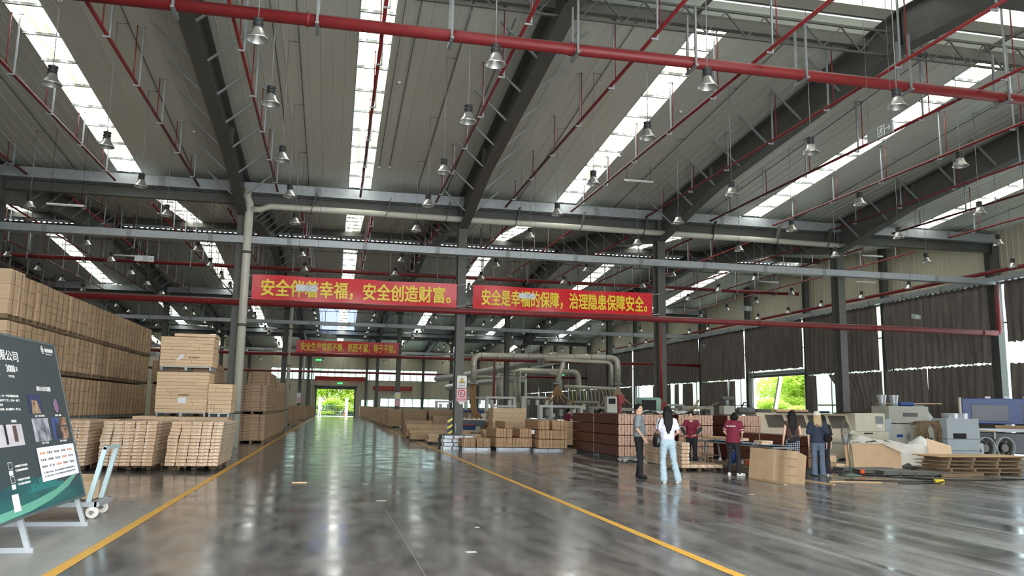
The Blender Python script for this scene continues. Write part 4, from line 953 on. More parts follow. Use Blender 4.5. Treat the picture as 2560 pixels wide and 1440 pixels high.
for i in range(2):
    w0 = .535-.148*i; P([(2.39,w0),(2.28,w0),(2.28,w0+.075),(2.39,w0+.075)], .004, M_WHITE, 'printed_badge'); P([(2.38,w0+.006),(2.29,w0+.006),(2.29,w0+.069),(2.38,w0+.069)], .005, M_PB, 'printed_badge'); P([(2.4,w0-.065),(2.29,w0-.065),(2.29,w0-.013),(2.4,w0-.013)], .004, M_WHITE, 'printed_badge')
    PT('专业研发生产设计团队', 2.22, w0+.01, .37, .024, bold=0); PT('专注高端定制品质服务', 2.22, w0-.035, .37, .024, bold=0)
P([(2.46,.09),(2.27,.09),(2.27,.27),(2.46,.27)], .006, M_PAPER, 'white_patch')
ml = MB(); ml.box(-BW, 0, -.0, .03, -.05, .006); ml.box(-.03, 0, 0, BH, -.05, .006); ml.box(-BW, 0, BH-.03, BH, -.05, .006); ml.build('edge_trim', mat('poster_edge', (84,96,98), .4), t)
t = thing('poster_stand', 'galvanised square tube stand carrying the dark poster board', 'stand')
for i, y in enumerate((11.93, 9.92, 8.4)):
    MB().bar((-3.10,y,.02), (-3.26,y,.48), .055).bar((-3.30,y,.42), (-3.95,y,2.3), .045).build('leg', M_GALV, t)
    MB().bar((-3.05,y,.028), (-4.35,y+.05,.028), .055).build('foot_rail', M_GALV, t); MB().bar((-4.3,y+.04,.03), (-3.72,y,1.6), .045).build('rear_strut', M_GALV, t)
MB().bar((-4.2,11.95,.03), (-4.2,8.4,.03), .045).build('cross_rail', M_GALV, t)
# cart with canvas and carton behind the board
t = thing('hand_cart', 'light blue-grey steel platform cart with upright handle and white castors', 'cart', (-3.75, 12.95, 0))
MB().bar((-.75,-.35,.2),(.62,-.35,.2),.06).bar((-.75,.35,.2),(.62,.35,.2),.06).bar((.62,-.38,.2),(.62,.38,.2),.06).bar((-.75,-.38,.2),(-.75,.38,.2),.06).build('platform_frame', M_GALV, t)
MB().box(-.72,.6,-.33,.33,.21,.225).build('platform_deck', M_GALVD, t)
MB().bar((.50,-.32,.22),(.66,-.32,.98),.06).bar((.50,.32,.22),(.66,.32,.98),.06).bar((.66,-.35,.97),(.66,.35,.97),.045).build('handle', mat('cart_blue_paint', (164,186,190), .4), t)
wh = MB().lathe([(0,-.014),(.055,-.014),(.06,-.02),(.075,-.02),(.085,-.012),(.085,.012),(.075,.02),(.06,.02),(.055,.014),(0,.014)], n=24, smooth=False).mesh('castor_wheel', M_RUBBER)
fk = MB().box(-.03,.03,-.035,-.028,.06,.17).box(-.03,.03,.028,.035,.06,.17).box(-.035,.035,-.035,.035,.165,.18).mesh('castor_fork', M_WHITE)
hb = MB().tube([(0,-.035,0),(0,.035,0)], .032, 12).mesh('hub', M_STEEL2)
for x, y in ((.55,-.3),(.52,.33),(-.68,-.3),(-.62,.33)):
    w_ = link('castor_wheel', wh, t, (x, y, .087), (PI/2,0,0)); link('castor_fork', fk, t, (x, y, 0)); link('hub', hb, w_, (0,0,0), (PI/2,0,0))
mb = MB(); vs = []
for j in range(7):
    for i in range(13):
        u = i/12; v = j/6; vs.append((-.72+1.1*u, -.28+.5*v, .23+.26*(math.sin(PI*v)**.6)*(math.sin(PI*(.1+.85*u))**.6)+.015*math.sin(i*2.1+j)))
mb.add(vs, [(j*13+i, j*13+i+1, (j+1)*13+i+1, (j+1)*13+i) for j in range(6) for i in range(12)], True)
o = mb.build('green_canvas_bundle', M_GREEN, None, (-3.75, 12.95, 0)); tag(o, 'green canvas bundle lying on the platform cart', 'canvas')
t = thing('open_carton', 'small open brown carton standing on the cart behind its handle', 'carton', (-3.36, 13.02, .226))
MB().box(-.1,.1,-.14,.14,0,.01).box(-.1,-.095,-.14,.14,0,.27).box(.095,.1,-.14,.14,0,.25).box(-.1,.1,-.14,-.135,0,.26).box(-.1,.1,.135,.14,0,.26).build('carton_body', M_KRAFT, t)
MB().box(-.1,.1,-.14,-.135,.26,.38,Euler((.5,0,0)).to_matrix(),(0,-.14,.26)).build('flap', M_KRAFT, t); MB().box(-.16,-.155,-.14,.14,.22,.36).build('flap', M_KRAFT, t)
# ================================================================== GOODS ON THE RIGHT
def skid(x, y, z, W, D, label, n=3, h_=.13):
    t = thing('steel_skid', label, 'steel skid', (x, y, z))
    fr = MB().box(-W/2, W/2, -.03, .03, 0, h_).mesh('front_rail', M_GALV); cr_ = MB().box(-.04, .04, -D/2, D/2, 0, h_-.02).mesh('runner', M_STEEL)
    for s_ in (-1, 1): link('front_rail', fr, t, (0, s_*(D/2-.03), 0))
    for i in range(n): link('runner', cr_, t, (-W/2+.05+(W-.1)*i/(n-1), 0, 0))
    MB().box(-W/2, W/2, -D/2, D/2, h_-.01, h_).build('deck_plate', M_STEEL, t)
    return t
for i in range(4): skid(4.85+.04*(i % 2), 32.7, .14*i, 1.3, 1.1, 'steel skid, %s in the skid pile before the column' % ['lowest','second','third','topmost'][i], 4)
t = thing('steel_post_rack', 'pair of short chrome posts standing on the steel skid pile', 'post rack', (4.75, 32.9, .56))
for x in (-.24, .12): MB().tube([(x,0,0),(x,0,.42)], .022, 10).build('post', M_GALV, t)
MB().box(-.4,.4,-.05,.05,0,.03).build('base_bar', M_STEEL, t)
M_EDGE = mat('kraft_edge', (196,162,126), .75, 0, .3, 9, (3,3,1), rand=.12)
def slabs(x0, x1, y0, dep, z0, z1, n, place, group, seed, skip=()):
    r = random.Random(seed); wd = (x1-x0)/n; mb = MB(); 
    for q in range(3): zz = (z1-z0)/3; xo = r.uniform(-.004,.004); mb.cbox(-wd/2+.004+xo, wd/2-.005+xo, -r.uniform(0,.012), dep, zz*q+.001, zz*(q+1)-.001, .004)
    me = mb.mesh('standing_panel', M_EDGE)
    for i in range(n):
        if i in skip: continue
        o = link('standing_panel', me, None, (x0+wd*(i+.5), y0+r.uniform(-.02,.02), z0), (0, r.uniform(-.02,.02), 0), (1,1,1+r.uniform(-.03,.0)))
        tag(o, 'kraft panel on edge, %s from left, %s' % (str(i+1) if i > 23 else rows_[i], place), 'panel', group)
skid(5.45, 32.2, 0, 1.1, 1.9, 'steel skid under the low pair of panel rows'); skid(6.92, 32.3, 0, 1.35, 1.9, 'steel skid under the two-layer panel pile'); skid(8.15, 31.7, 0, 1.15, 1.9, 'steel skid under the three-layer panel pile')
slabs(4.88, 5.40, 31.2, 2.1, .15, .47, 11, 'low pile, left half', 'standing panels in the low pile', 1); slabs(5.46, 5.98, 31.2, 2.1, .15, .47, 11, 'low pile, right half', 'standing panels in the low pile', 2)
slabs(6.17, 7.62, 31.2, 2.1, .15, .50, 24, 'middle pile, lower layer', 'standing panels in the middle pile', 3)
slabs(6.20, 7.60, 31.2, 2.1, .52, .86, 24, 'middle pile, upper layer', 'standing panels in the middle pile', 4, (11,12,13,14,15))
slabs(6.55, 6.80, 31.3, 2.0, .88, 1.12, 5, 'loose top group of the middle pile', 'standing panels in the middle pile', 5)
for k, (a, b) in enumerate(((.15,.48),(.50,.83),(.85,1.2))): slabs(7.72, 8.86, 30.6, 2.2, a, b, 21, 'tall pile, %s layer' % ['lowest','middle','top'][k], 'standing panels in the tall pile', 6+k, (8,9) if k == 2 else ())
MB().box(-.06,.06,-.006,.006,0,.16); o = MB().box(-.06,.06,-.004,.004,0,.16).build('paper_label', M_PAPER, None, (7.63, 31.12, .66)); tag(o, 'white paper label stuck on the middle panel pile', 'label')
# red-brown laminated packs
def red_pack_mesh(wd, hh, dep, seed, n=5):
    r = random.Random(seed); mb = MB(); mb.cbox(-wd/2+.003, wd/2-.003, .02, dep, .004, hh-.008, .005); mb.mi = 1
    z = .004; k = n
    hs = [r.uniform(.8,1.2) for _ in range(n)]; s = sum(hs)
    for h_ in hs:
        pass
    for xa, xb in ((-wd/2+.005, -.002), (.002, wd/2-.005)):
        z = .004; hs = [r.uniform(.6,1.4) for _ in range(r.choice((4,5,6)))]; s = sum(hs)
        for h_ in hs: dz = (hh-.014)*h_/s; mb.box(xa+r.uniform(0,.006), xb-r.uniform(0,.006), 0-r.uniform(0,.02), .02, z+.003, z+dz-.003); z += dz
    return mb.mesh('laminate_pack', [M_REDWOOD, mat('pinkish_kraft_end', (208,172,150), .7, 0, .12, 10, rand=.06)])
RPM = [red_pack_mesh(.2, .338, 2.58, s, 4+s % 3) for s in range(4)]
GN = 'red-brown laminated door packs'
def red_stack(x0, y0, cols, layers, zb, place, dep=2.62, seed=0, sz=1):
    r = random.Random(seed)
    for L_ in range(layers):
        for c in range(cols):
            o = link('laminate_pack', r.choice(RPM), None, (x0+.205*(c+.5), y0+r.uniform(-.01,.01), zb+.345*sz*L_), None, (1,1,sz)); tag(o, 'laminate pack, %s layer from floor, %s column from left, %s' % (rows_[L_], rows_[c], place), 'pack', GN)
    skid(x0+.205*cols/2, y0+1.3, -.0, .205*cols-.2, 2.2, 'steel skid under the %s' % place)
red_stack(9.12, 25.55, 9, 4, .135, 'large stack, near half', seed=1); red_stack(9.12, 28.2, 9, 4, .135, 'large stack, far half', seed=2)
red_stack(11.15, 25.4, 6, 4, .135, 'second laminate stack', seed=3); red_stack(12.85, 25.3, 6, 4, .135, 'third laminate stack', seed=4)
red_stack(12.7, 20.35, 3, 3, .135, 'low stack beside visitors, near half', seed=5, sz=.83); red_stack(12.7, 22.98, 3, 3, .135, 'low stack beside visitors, far half', seed=6, sz=.83)
mb = MB(); n = 14; vs = []
for j in range(5):
    for i in range(n): vs.append((-.9+1.8*i/(n-1), -.35+.7*j/4, .02+.05*abs(math.sin(i*1.9+j*1.3))+.03*math.sin(i+j*2)))
mb.add(vs, [(j*n+i, j*n+i+1, (j+1)*n+i+1, (j+1)*n+i) for j in range(4) for i in range(n-1)], True)
o = mb.build('plastic_film', M_FILM, None, (9.9, 25.0, 0)); tag(o, 'crumpled clear plastic film on the floor under the large laminate stack', 'plastic film')
# wrapped pack column in front of the laminate stacks
r_ = random.Random(5); pm1 = pack_mesh(.235, 2.7, .098)
for q in range(7): tag(link('panel_pack', pm1, None, (9.37+r_.uniform(-.01,.01), 20.9+r_.uniform(-.02,.02), .1+.098*q)), 'kraft panel pack behind the visitors, %s from the bottom of the single pile' % rows_[q], 'pack', 'packs piled behind the visitors')
pm2 = pack_mesh(.235, 1.5, .098)
for q in range(4): tag(link('panel_pack', pm2, None, (9.61+.24*q, 20.9, .1)), 'single flat kraft pack right of the pile behind the visitors, %s from left' % rows_[q], 'pack', 'packs piled behind the visitors')
pallet(None, (9.85, 21.8, -.02), 1.0, 1.5, mat('dark_pallet_wood', (92,78,62)), 'low pallet under the packs behind the visitors')
# packing table made of trestles and boards, running away from the viewer
t = thing('packing_table', 'long narrow packing table on trestles with a low shelf', 'table', (10.95, 20.9, 0))
MB().box(-.3,.3,-2.3,2.4,.74,.775).build('table_top', M_GALVD, t); MB().box(-.28,.25,-1.2,2.2,.2,.225).build('shelf', M_WOODD, t)
for y in (-2.1, -.3, 1.7):
    for s_ in (-1, 1): MB().bar((s_*.27,y-.12,0),(s_*.2,y,.74),.045).build('leg', M_GALVD, t)
    MB().bar((-.25,y,.35),(.25,y,.35),.035).build('cross_bar', M_WOODD, t)
o = MB().cbox(-.16,.16,-1.0,1.0,0,.07,.008).build('long_kraft_pack', M_KRAFT, None, (10.82, 21.5, .85), (0,0,.06)); tag(o, 'long kraft wrapped strip being packed on the table', 'pack')
o = MB().cbox(-.16,.16,-.2,.2,0,.1,.006).build('kraft_box', M_WRAP, None, (10.95, 19.6, .80)); tag(o, 'short wrapped kraft box on the table beside the bending worker', 'box')
M_SKYBLUE = mat('blue_protective_film', (120,168,206), .3, 0, .1, 5)
for i, (y, L_) in enumerate(((22.2,.9),(20.6,1.3),(19.2,.9))):
    mb = MB(); vs = []
    for j in range(3):
        for k in range(10): vs.append((-.3+.3*j, -L_/2+L_*k/9, .006+.03*abs(math.sin(k*1.7+j*2+i))))
    mb.add(vs, [(j*10+k, j*10+k+1, (j+1)*10+k+1, (j+1)*10+k) for j in range(2) for k in range(9)], True)
    tag(mb.build('protective_film', M_SKYBLUE, None, (10.95, y, .775)), 'blue protective film lying on the packing table, %s' % ['far end','middle','near end'][i], 'film')
for i, (nm, y, m, lb) in enumerate((('tape_roll', 21.9, M_WHITE, 'white tape roll on the low table shelf'), ('tape_roll', 21.4, M_YEL, 'yellow tape roll on the low table shelf'), ('tape_roll', 20.6, M_WHITE, 'second white tape roll nearer on the low shelf'))):
    o = MB().lathe([(.025,0),(.05,0),(.05,.045),(.025,.045),(.025,0)], n=18).build(nm, m, None, (10.85, y, .276), (0,PI/2,.3)); tag(o, lb, 'tape')
o = MB().cbox(-.1,.1,-.12,.12,0,.13,.01).build('orange_box', M_ORANGE, None, (10.9, 20.2, .225)); tag(o, 'small orange box on the low table shelf', 'box')
t = thing('spray_bottle', 'blue cylinder bottle standing on the low table shelf', 'bottle', (10.85, 21.05, .225)); MB().lathe([(0,0),(.04,0),(.04,.3),(.02,.34),(0,.34)], n=14).build('bottle_body', mat('bottle_blue', (30,90,190), .4), t); MB().lathe([(.02,.34),(.02,.37),(0,.37)], n=10).build('cap', M_WHITE, t)
# wooden trestle stool
t = thing('step_stool', 'wooden step stool beside the woman packing', 'stool', (10.35, 21.6, 0)); t.location = (10.45, 21.9, 0)
MB().box(-.12,.12,-.15,.15,.42,.45).build('seat', M_WOODD, t)
for sx_ in (-1,1):
    for sy in (-1,1): MB().bar((sx_*.16,sy*.2,0),(sx_*.09,sy*.12,.42),.035).build('leg', M_WOODD, t)
MB().box(-.15,.15,-.02,.02,.15,.18).build('rung', M_WOODD, t)
# bent cardboard sheet leaning
mb = MB(); vs = []; n = 26
for j in range(6):
    v = j/5
    for i in range(n):
        u = i/(n-1); y = 19.25-2.05*u; x = 10.32+.2*u+.0+.2*v*.35+(.1*max(0, u-.82)/.18*1.0)
        z = (.74-.1*max(0, u-.86)/.14*v)*v
        vs.append((x-.05*math.sin(u*20)*(u > .5)*.25, y, z))
f = [(j*n+i, j*n+i+1, (j+1)*n+i+1, (j+1)*n+i) for j in range(5) for i in range(n-1)]
mb.add(vs, f); b = len(mb.v); mb.add([(x+.012, y, z) for x, y, z in vs], [q[::-1] for q in f])
for z0 in (.18,.38,.56): mb.mi = 1; mb.bar((10.47-.02+.07*z0,18.0,z0), (10.50+.07*z0,17.35,z0), .006); 
o = mb.build('cardboard_sheet', [M_KRAFT, mat('crease_shadow_line', (120,92,66), .8)]); tag(o, 'large creased kraft cardboard sheet standing on edge in front of the table', 'cardboard')
for i, (a, b, lb) in enumerate((((10.12,18.7,.012),(10.1,17.15,.012),'pale wooden batten lying before the cardboard sheet'),((11.2,18.1,.012),(11.3,17.1,.012),'pale wooden batten on the floor right of the cardboard sheet'),((11.7,17.9,.012),(12.9,17.6,.012),'thin white strip on the floor near the fan'),((-.75,18.05,.01),(-.45,18.05,.01),'short pale wood strip lying in the aisle'))):
    o = MB().bar(a, b, .06, .02).build('wood_batten', M_WOOD); tag(o, lb, 'batten')
for i, (x, y, s, rz) in enumerate([(.9,14.6,.14,.1),(.75,17.7,.1,0),(2.0,11.3,.06,.5),(1.6,9.4,.1,.2),(8.2,15.2,.12,.3),(7.3,15.7,.07,.9),(.1,10.6,.05,.1)]):
    o = MB().box(-s*.6,s*.6,-s*.35,s*.35,0,.003).build('paper_scrap', mat('dusty_paper', (186,184,178), .8) if i != 4 else M_KRAFT, None, (x, y, .001), (0,0,rz)); tag(o, 'small paper scrap on the floor, ' + ['by the start of the pale joint line','far up the aisle','right of the joint line','near centre foreground','tan one on the right floor','white one on the right floor','left of centre foreground'][i], 'scrap')
# ------------------------------------------------------------------ MACHINES ON THE RIGHT
t = thing('edge_banding_machine', 'long beige edge banding machine with slanted window hood', 'machine', (16.9, 26.6, 0))
MB().cbox(-2.6,1.4,-.6,.6,.08,.78,.02).build('base_body', mat('machine_brown_beige', (188,178,158), .5, 0, .08, 3), t)
mb = MB(); mb.prism([(-.58,.78),(.58,.78),(.58,1.58),(-.2,1.62),(-.5,1.1)], -2.4, 1.2, 'x'); mb.prism([(-.5,.78),(.5,.78),(.5,1.4),(-.1,1.4)], -2.75, -2.4, 'x'); mb.build('hood', mat('machine_hood_beige', (196,184,162), .5, 0, .08, 3), t)
dn_ = Vector((0, .3, .52)).normalized()
for i in range(4):
    x = -2.1+.82*i; mb = MB(); mb.add([(x,-.515,1.12),(x+.68,-.515,1.12),(x+.68,-.255,1.55),(x,-.255,1.55)], [(0,1,2,3)]); mb.build('hood_window', mat('smoked_window', (86,80,72), .25), t)
MB().cbox(1.0,2.45,-.75,.62,.05,1.0,.02).cbox(1.15,2.35,-.72,.6,1.0,1.66,.03).build('end_cabinet', M_BEIGE, t)
MB().box(1.95,2.25,-.735,-.72,1.3,1.56).build('label_plate', M_GALVD, t); MB().box(1.45,1.8,-.757,-.74,.93,.975).build('slot', M_DARK, t); MB().box(2.0,2.2,-.735,-.72,1.16,1.26).build('sticker', M_WHITE, t)
MB().cbox(2.45,2.68,-.6,.3,.4,1.45,.02).build('side_cabinet', M_BLUEGREY, t)
for x in (-2.4,-1,.4): MB().box(x-.06,x+.06,-.5,.5,0,.08).build('foot', M_STEEL, t)
MB().box(-2.5,1.2,-.64,-.6,.60,.64).build('guide_rail', M_GALVD, t)
for i, (x, m, lb) in enumerate([(-1.95, M_STEEL, 'brown motor resting on top of the banding machine'), (-1.2, M_KRAFT, 'tan carton on top of the banding machine'), (-.5, M_KRAFTD, 'flat brown carton on top of the banding machine'), (.35, M_BLUE, 'blue tray on top of the banding machine')]):
    o = MB().cbox(-.28,.28,-.15,.15,0,.12 if i != 3 else .08,.02).build('parts_carton' if i else 'spare_motor', m, None, (16.9+x, 26.75, 1.63)); tag(o, lb, 'carton' if i else 'motor')
o = MB().add([(15.2,26.1,1.64),(19.0,26.1,1.68),(19.0,27.1,1.66),(15.2,27.1,1.64)], [(0,1,2,3)]).add([(15.2,26.1,1.66),(19.0,26.1,1.70),(19.0,27.1,1.68),(15.2,27.1,1.66)], [(0,1,2,3)]).build('cover_board', M_KRAFTD); tag(o, 'thin board covering the top of the banding machine', 'board')
def drape(x0, x1, y0, y1, hf, n, m_, seed, nm, label, mtl):
    r = random.Random(seed); ph = [r.random()*6 for _ in range(6)]; vs = []
    for j in range(m_):
        for i in range(n):
            u = i/(n-1); v = j/(m_-1); z = hf(u, v)+.035*math.sin(u*19+ph[0]+3*v)*math.sin(v*9+ph[1])+.02*math.sin(u*41+v*27+ph[2])
            vs.append((x0+(x1-x0)*u+.04*math.sin(v*11+ph[3]), y0+(y1-y0)*v+.04*math.sin(u*13+ph[4]), max(.008, z)))
    mb = MB(); mb.add(vs, [(j*n+i, j*n+i+1, (j+1)*n+i+1, (j+1)*n+i) for j in range(m_-1) for i in range(n-1)], True)
    o = mb.build(nm, mtl); tag(o, label, 'plastic sheet'); return o
drape(16.0, 18.4, 21.4, 23.4, lambda u, v: (.2+.85*v**.7)*(1-.45*u)*(.6+.4*math.sin(PI*min(1,u*1.2+.1))), 50, 30, 1, 'plastic_sheet_heap', 'heap of milky plastic sheeting beside the banding machine', M_FILM)
n = 26; vs = []
for j in range(12):
    for i in range(n):
        u = i/(n-1); v = j/11; zt_ = .88-.2*u; zb_ = max(.015, .72-1.15*u)
        vs.append((15.35+2.3*u+.35*v, 21.08-.5*v*u-.03*math.sin(u*17+v*6), zt_*(1-v)+zb_*v+.02*math.sin(u*25+v*12)*(v < .95)))
mb = MB(); mb.add(vs, [(j*n+i, j*n+i+1, (j+1)*n+i+1, (j+1)*n+i) for j in range(11) for i in range(n-1)], True)
o = mb.build('clear_film_sheet', mat('clear_film', (232,228,220), .2, alpha=.62, bump=.8, bscale=14)); tag(o, 'clear plastic film sagging over the leaning brown boards', 'plastic sheet')
drape(17.9, 18.9, 22.6, 23.6, lambda u, v: .95*math.sin(PI*u)**.5*math.sin(PI*(.15+.7*v)), 20, 20, 6, 'plastic_bag_bundle', 'white plastic bundle heaped by the cabinets', M_WHITE)
drape(15.0, 16.4, 21.3, 21.75, lambda u, v: .80+.06*math.sin(PI*u), 16, 10, 9, 'foam_packing', 'white foam packing lying on the leaning boards', M_WHITE)
for i in range(3):
    o = MB().cbox(-.8,.8,-.015,.015,0,.76,.005).build('leaning_board', M_KRAFT, None, (15.5-.05*i, 21.25+.1*i, 0), (-.12,0,.02)); tag(o, 'brown board leaning before the plastic heap, %s' % ['front','middle','rear'][i], 'board')
for i, (x, y, a, b, c) in enumerate(((14.4,22.4,.33,.3,.42),(14.35,21.75,.2,.2,.2))):
    o = MB().cbox(-a,a,-b,b,0,c,.01).build('brown_carton', M_KRAFTD, None, (x, y, 0)); MB().box(.0,.3,-b-.003,-b,c*.5,c*.9).build('carton_label', M_KRAFTL, o); tag(o, ['large brown carton left of the leaning boards','small brown carton left of the leaning boards'][i], 'carton')
# pedestal fan
t = thing('pedestal_fan', 'tall green-grey pedestal fan on a round floor base', 'fan', (13.5, 19.65, 0), .75)
MB().lathe([(0,0),(.26,0),(.27,.02),(.1,.05),(.03,.08),(0,.08)], n=24).build('base', mat('fan_green', (92,110,98), .5), t)
MB().tube([(0,0,.06),(0,0,.7)], .022, 10).tube([(0,0,.7),(0,0,1.05)], .016, 10).build('pole', mat('fan_green', (92,110,98)), t)
MB().tube([(0,-.16,1.12),(0,-.1,1.12),(0,.02,1.12)], [.05,.075,.07], 14).build('motor', M_GREY, t)
rg = MB()
for k in range(1):
    pts = [(.33*math.cos(a), .1, 1.12+.33*math.sin(a)) for a in [2*PI*i/28 for i in range(29)]]; rg.tube(pts, .01, 6, cap=False)
    pts = [(.2*math.cos(a), .16, 1.12+.2*math.sin(a)) for a in [2*PI*i/24 for i in range(25)]]; rg.tube(pts, .004, 5, cap=False)
for i in range(28):
    a = 2*PI*i/28; c_, s_ = math.cos(a), math.sin(a); rg.tube([(.33*c_,.1,1.12+.33*s_),(.2*c_,.17,1.12+.2*s_),(.04*c_,.18,1.12+.04*s_)], .0025, 4, cap=False); rg.tube([(.33*c_,.1,1.12+.33*s_),(.2*c_,.0,1.12+.2*s_),(.06*c_,-.02,1.12+.06*s_)], .0025, 4, cap=False)
rg.build('guard', M_STEEL2, t)
for i in range(3):
    a = 2*PI*i/3+.4; mb = MB(); vs = []
    for j in range(5):
        q = j/4; rr_ = .05+.23*q; wd_ = .05+.12*math.sin(PI*min(1,q*.9+.15)); vs += [(rr_*math.cos(a)-wd_*math.sin(a)*.5, .07, 1.12+rr_*math.sin(a)+wd_*math.cos(a)*.5), (rr_*math.cos(a)+wd_*math.sin(a)*.5, .11, 1.12+rr_*math.sin(a)-wd_*math.cos(a)*.5)]
    mb.add(vs, [(2*j, 2*j+1, 2*j+3, 2*j+2) for j in range(4)], True); mb.build('blade', M_GALVD, t)
# control cabinets
t = thing('control_cabinet', 'grey double-door electrical cabinet with a raised upper box', 'cabinet', (20.55, 26.7, 0))
MB().cbox(-.9,.85,-.45,.5,.05,1.3,.015).build('lower_cabinet', M_GREY, t); MB().cbox(-.9,.75,-.5,.5,1.32,1.93,.015).build('upper_cabinet', M_GREY, t)
for x in (-.88,0.0): MB().cbox(x+.02,x+.84,-.465,-.45,.1,1.25,.005).build('door', M_GREY, t)
for x in (-.1,.12): MB().box(x-.03,x+.03,-.5,-.465,.75,.95).build('handle', M_GALVD, t)
MB().box(-.33,.27,-.515,-.5,1.56,1.7).build('nameplate_slot', M_STEEL, t); MB().box(-.6,-.35,-.47,-.464,.82,.92).build('blue_label', M_BLUE, t); MB().box(.35,.6,-.47,-.464,.82,.92).build('blue_label', M_BLUE, t)
for i, x in enumerate((19.75, 20.25)):
    o = MB().lathe([(0,0),(.13,0),(.13,.12),(.17,.38),(.17,.4),(.15,.4),(.12,.14),(0,.1)], n=18).build('metal_funnel', M_GALV, None, (x, 26.7, 1.935)); tag(o, 'shiny metal funnel on top of the grey cabinet, %s' % ['left','right'][i], 'funnel')
o = MB().cbox(-.3,.3,-.2,.2,0,.16,.05).build('blue_bundle', M_BLUE, None, (20.85, 26.9, 1.94)); tag(o, 'blue bundle on top of the grey cabinet', 'bundle')
t = thing('open_machine_lid', 'light grey-blue machine with raised sloping lid', 'machine', (21.4, 27.6, 0))
MB().cbox(-.6,.9,-.4,.4,.05,1.35,.02).build('body', M_GREY, t); mb = MB(); mb.add([(-.65,-.45,1.42),(.95,-.45,1.42),(.9,.1,2.02),(-.65,.1,2.02),(-.65,-.42,1.40),(.95,-.42,1.40),(.9,.13,2.0),(-.65,.13,2.0)], [(0,1,2,3),(7,6,5,4),(0,4,5,1),(3,2,6,7)]); mb.build('lid', M_BLUEGREY, t)
o = MB().box(-1.3,1.2,-.3,.3,0,.03).build('loose_board', M_WOOD, None, (21.7, 27.7, 2.04), (0,-.01,.03)); tag(o, 'thin wooden board lying on the raised lid', 'board')
t = thing('metal_cabinet', 'light blue-grey three-panel cabinet with a dark opening', 'cabinet', (21.35, 25.0, 0), -.05)
for z0, z1 in ((.03,.42),(.43,.82),(.83,1.52)): MB().cbox(-.62,.62,-.4,.4,z0,z1,.012).build('cabinet_section', M_BLUEGREY, t)
MB().box(-.4,.1,-.41,-.4,.84,1.02).build('dark_opening', M_DARK, t)
for x in (-.05,.15): MB().box(x,x+.1,-.41,-.4,.06,.16).build('vent', M_STEEL, t)
nr = random.Random(2); mb = MB()
for k in range(150):
    x = nr.choice((19.95, 20.75))+nr.gauss(0,.13); xc = 20.35+nr.uniform(-.5,.5); z1_ = nr.uniform(.45,.95); y = nr.uniform(24.88,24.97)
    mb.tube([(xc, nr.uniform(25.05,25.4), 1.30+nr.uniform(0,.08)), ((x+xc)/2, 25.0, 1.36+nr.uniform(-.05,.08)), (x+nr.uniform(-.05,.05), y, 1.15), (x+nr.uniform(-.06,.06), y, (1.15+z1_)/2), (x+nr.uniform(-.07,.07), y, z1_)], .011, 4)
for k in range(60):
    a0 = nr.uniform(19.75,20.2); mb.tube([(a0, nr.uniform(25,25.3), 1.27), (20.35+nr.uniform(-.1,.1), nr.uniform(25,25.3), 1.38+nr.uniform(-.05,.06)), (20.8+nr.uniform(-.1,.2), nr.uniform(25,25.3), 1.27)], .012, 4)
o = mb.build('netting', mat('brown_net', (132,112,88), .9, 0, .35, 20)); tag(o, 'brown fibrous netting draped over the pedestal between the cabinets', 'netting', kind='stuff')
t = thing('grey_pedestal', 'light grey pedestal under the netting', 'pedestal', (20.3, 25.3, 0)); MB().cbox(-.3,.3,-.3,.3,0,1.22,.02).build('body', M_GREY, t); MB().box(-.32,.1,-.31,-.3,.55,.85).build('blue_panel', M_NAVY, t)
# blue machine
t = thing('blue_wood_machine', 'long blue panel machine with dark windows at the right edge', 'machine', (28.6, 28.9, 0), -.68)
MB().cbox(-2.7,2.7,-.6,.8,1.3,2.36,.03).build('hood', M_BLUE, t); MB().cbox(-2.8,-2.7,-.6,.6,1.2,2.4,.02).build('end_plate', M_BEIGE, t)
for x in (-2.35,-.5,1.0): MB().cbox(x,x+1.35,-.625,-.6,1.42,2.1,.01).build('window', M_NAVY, t)
MB().cbox(-2.7,2.7,-.5,.7,.1,.95,.02).build('base', M_NAVY, t); MB().box(-2.7,2.7,-1.3,-.5,1.0,1.12).build('work_table', M_GALV, t)
for x in (-2.4,0,2.4): MB().box(x-.06,x+.06,-1.2,-1.1,0,1.0).build('leg', M_STEEL, t)
for x in (-1.8,-1.1,-.4,-.2,.5): MB().box(x,x+.2,-.3,0,2.36,2.45).build('top_cap', M_WHITE, t)
lettering('WX12B', 1, M_WHITE, t, (.3,-.63,.75), (PI/2,0,0), .01, .6, .12)
for i in range(4): o = MB().box(-1.6,1.6,-.3,.3,0,.03).build('panel_board', M_KRAFTD, None, (28.1, 28.2, 1.125+.035*i), (0,0,-.68)); tag(o, 'brown board on the blue machine table, %s from the bottom' % rows_[i], 'board')
for i, (x, y) in enumerate(((23.7,28.0),(24.5,28.4))):
    t = thing('metal_drum', 'grey metal dust drum, %s of the pair before the blue machine' % ['left','right'][i], 'drum', (x, y, 1.05)); MB().lathe([(0,0),(.3,0),(.3,.65),(.28,.67),(0,.67)], n=22).build('drum_body', M_GALV, t); MB().lathe([(.305,.3),(.315,.3),(.315,.34),(.305,.34)], n=22).build('band', M_STEEL, t)
t = thing('drum_bench', 'steel bench carrying the two metal drums and loose boards', 'bench', (24.2, 28.2, 0)); MB().box(-1.2,1.4,-.5,.5,1.0,1.05).build('bench_top', M_WOODD, t)
for x in (-1.1,1.3):
    for y in (-.4,.4): MB().box(x-.04,x+.04,y-.04,y+.04,0,1).build('leg', M_GALVD, t)
MB().box(-1.1,1.2,-.4,.4,.62,.66).build('shelf', M_WOOD, t)
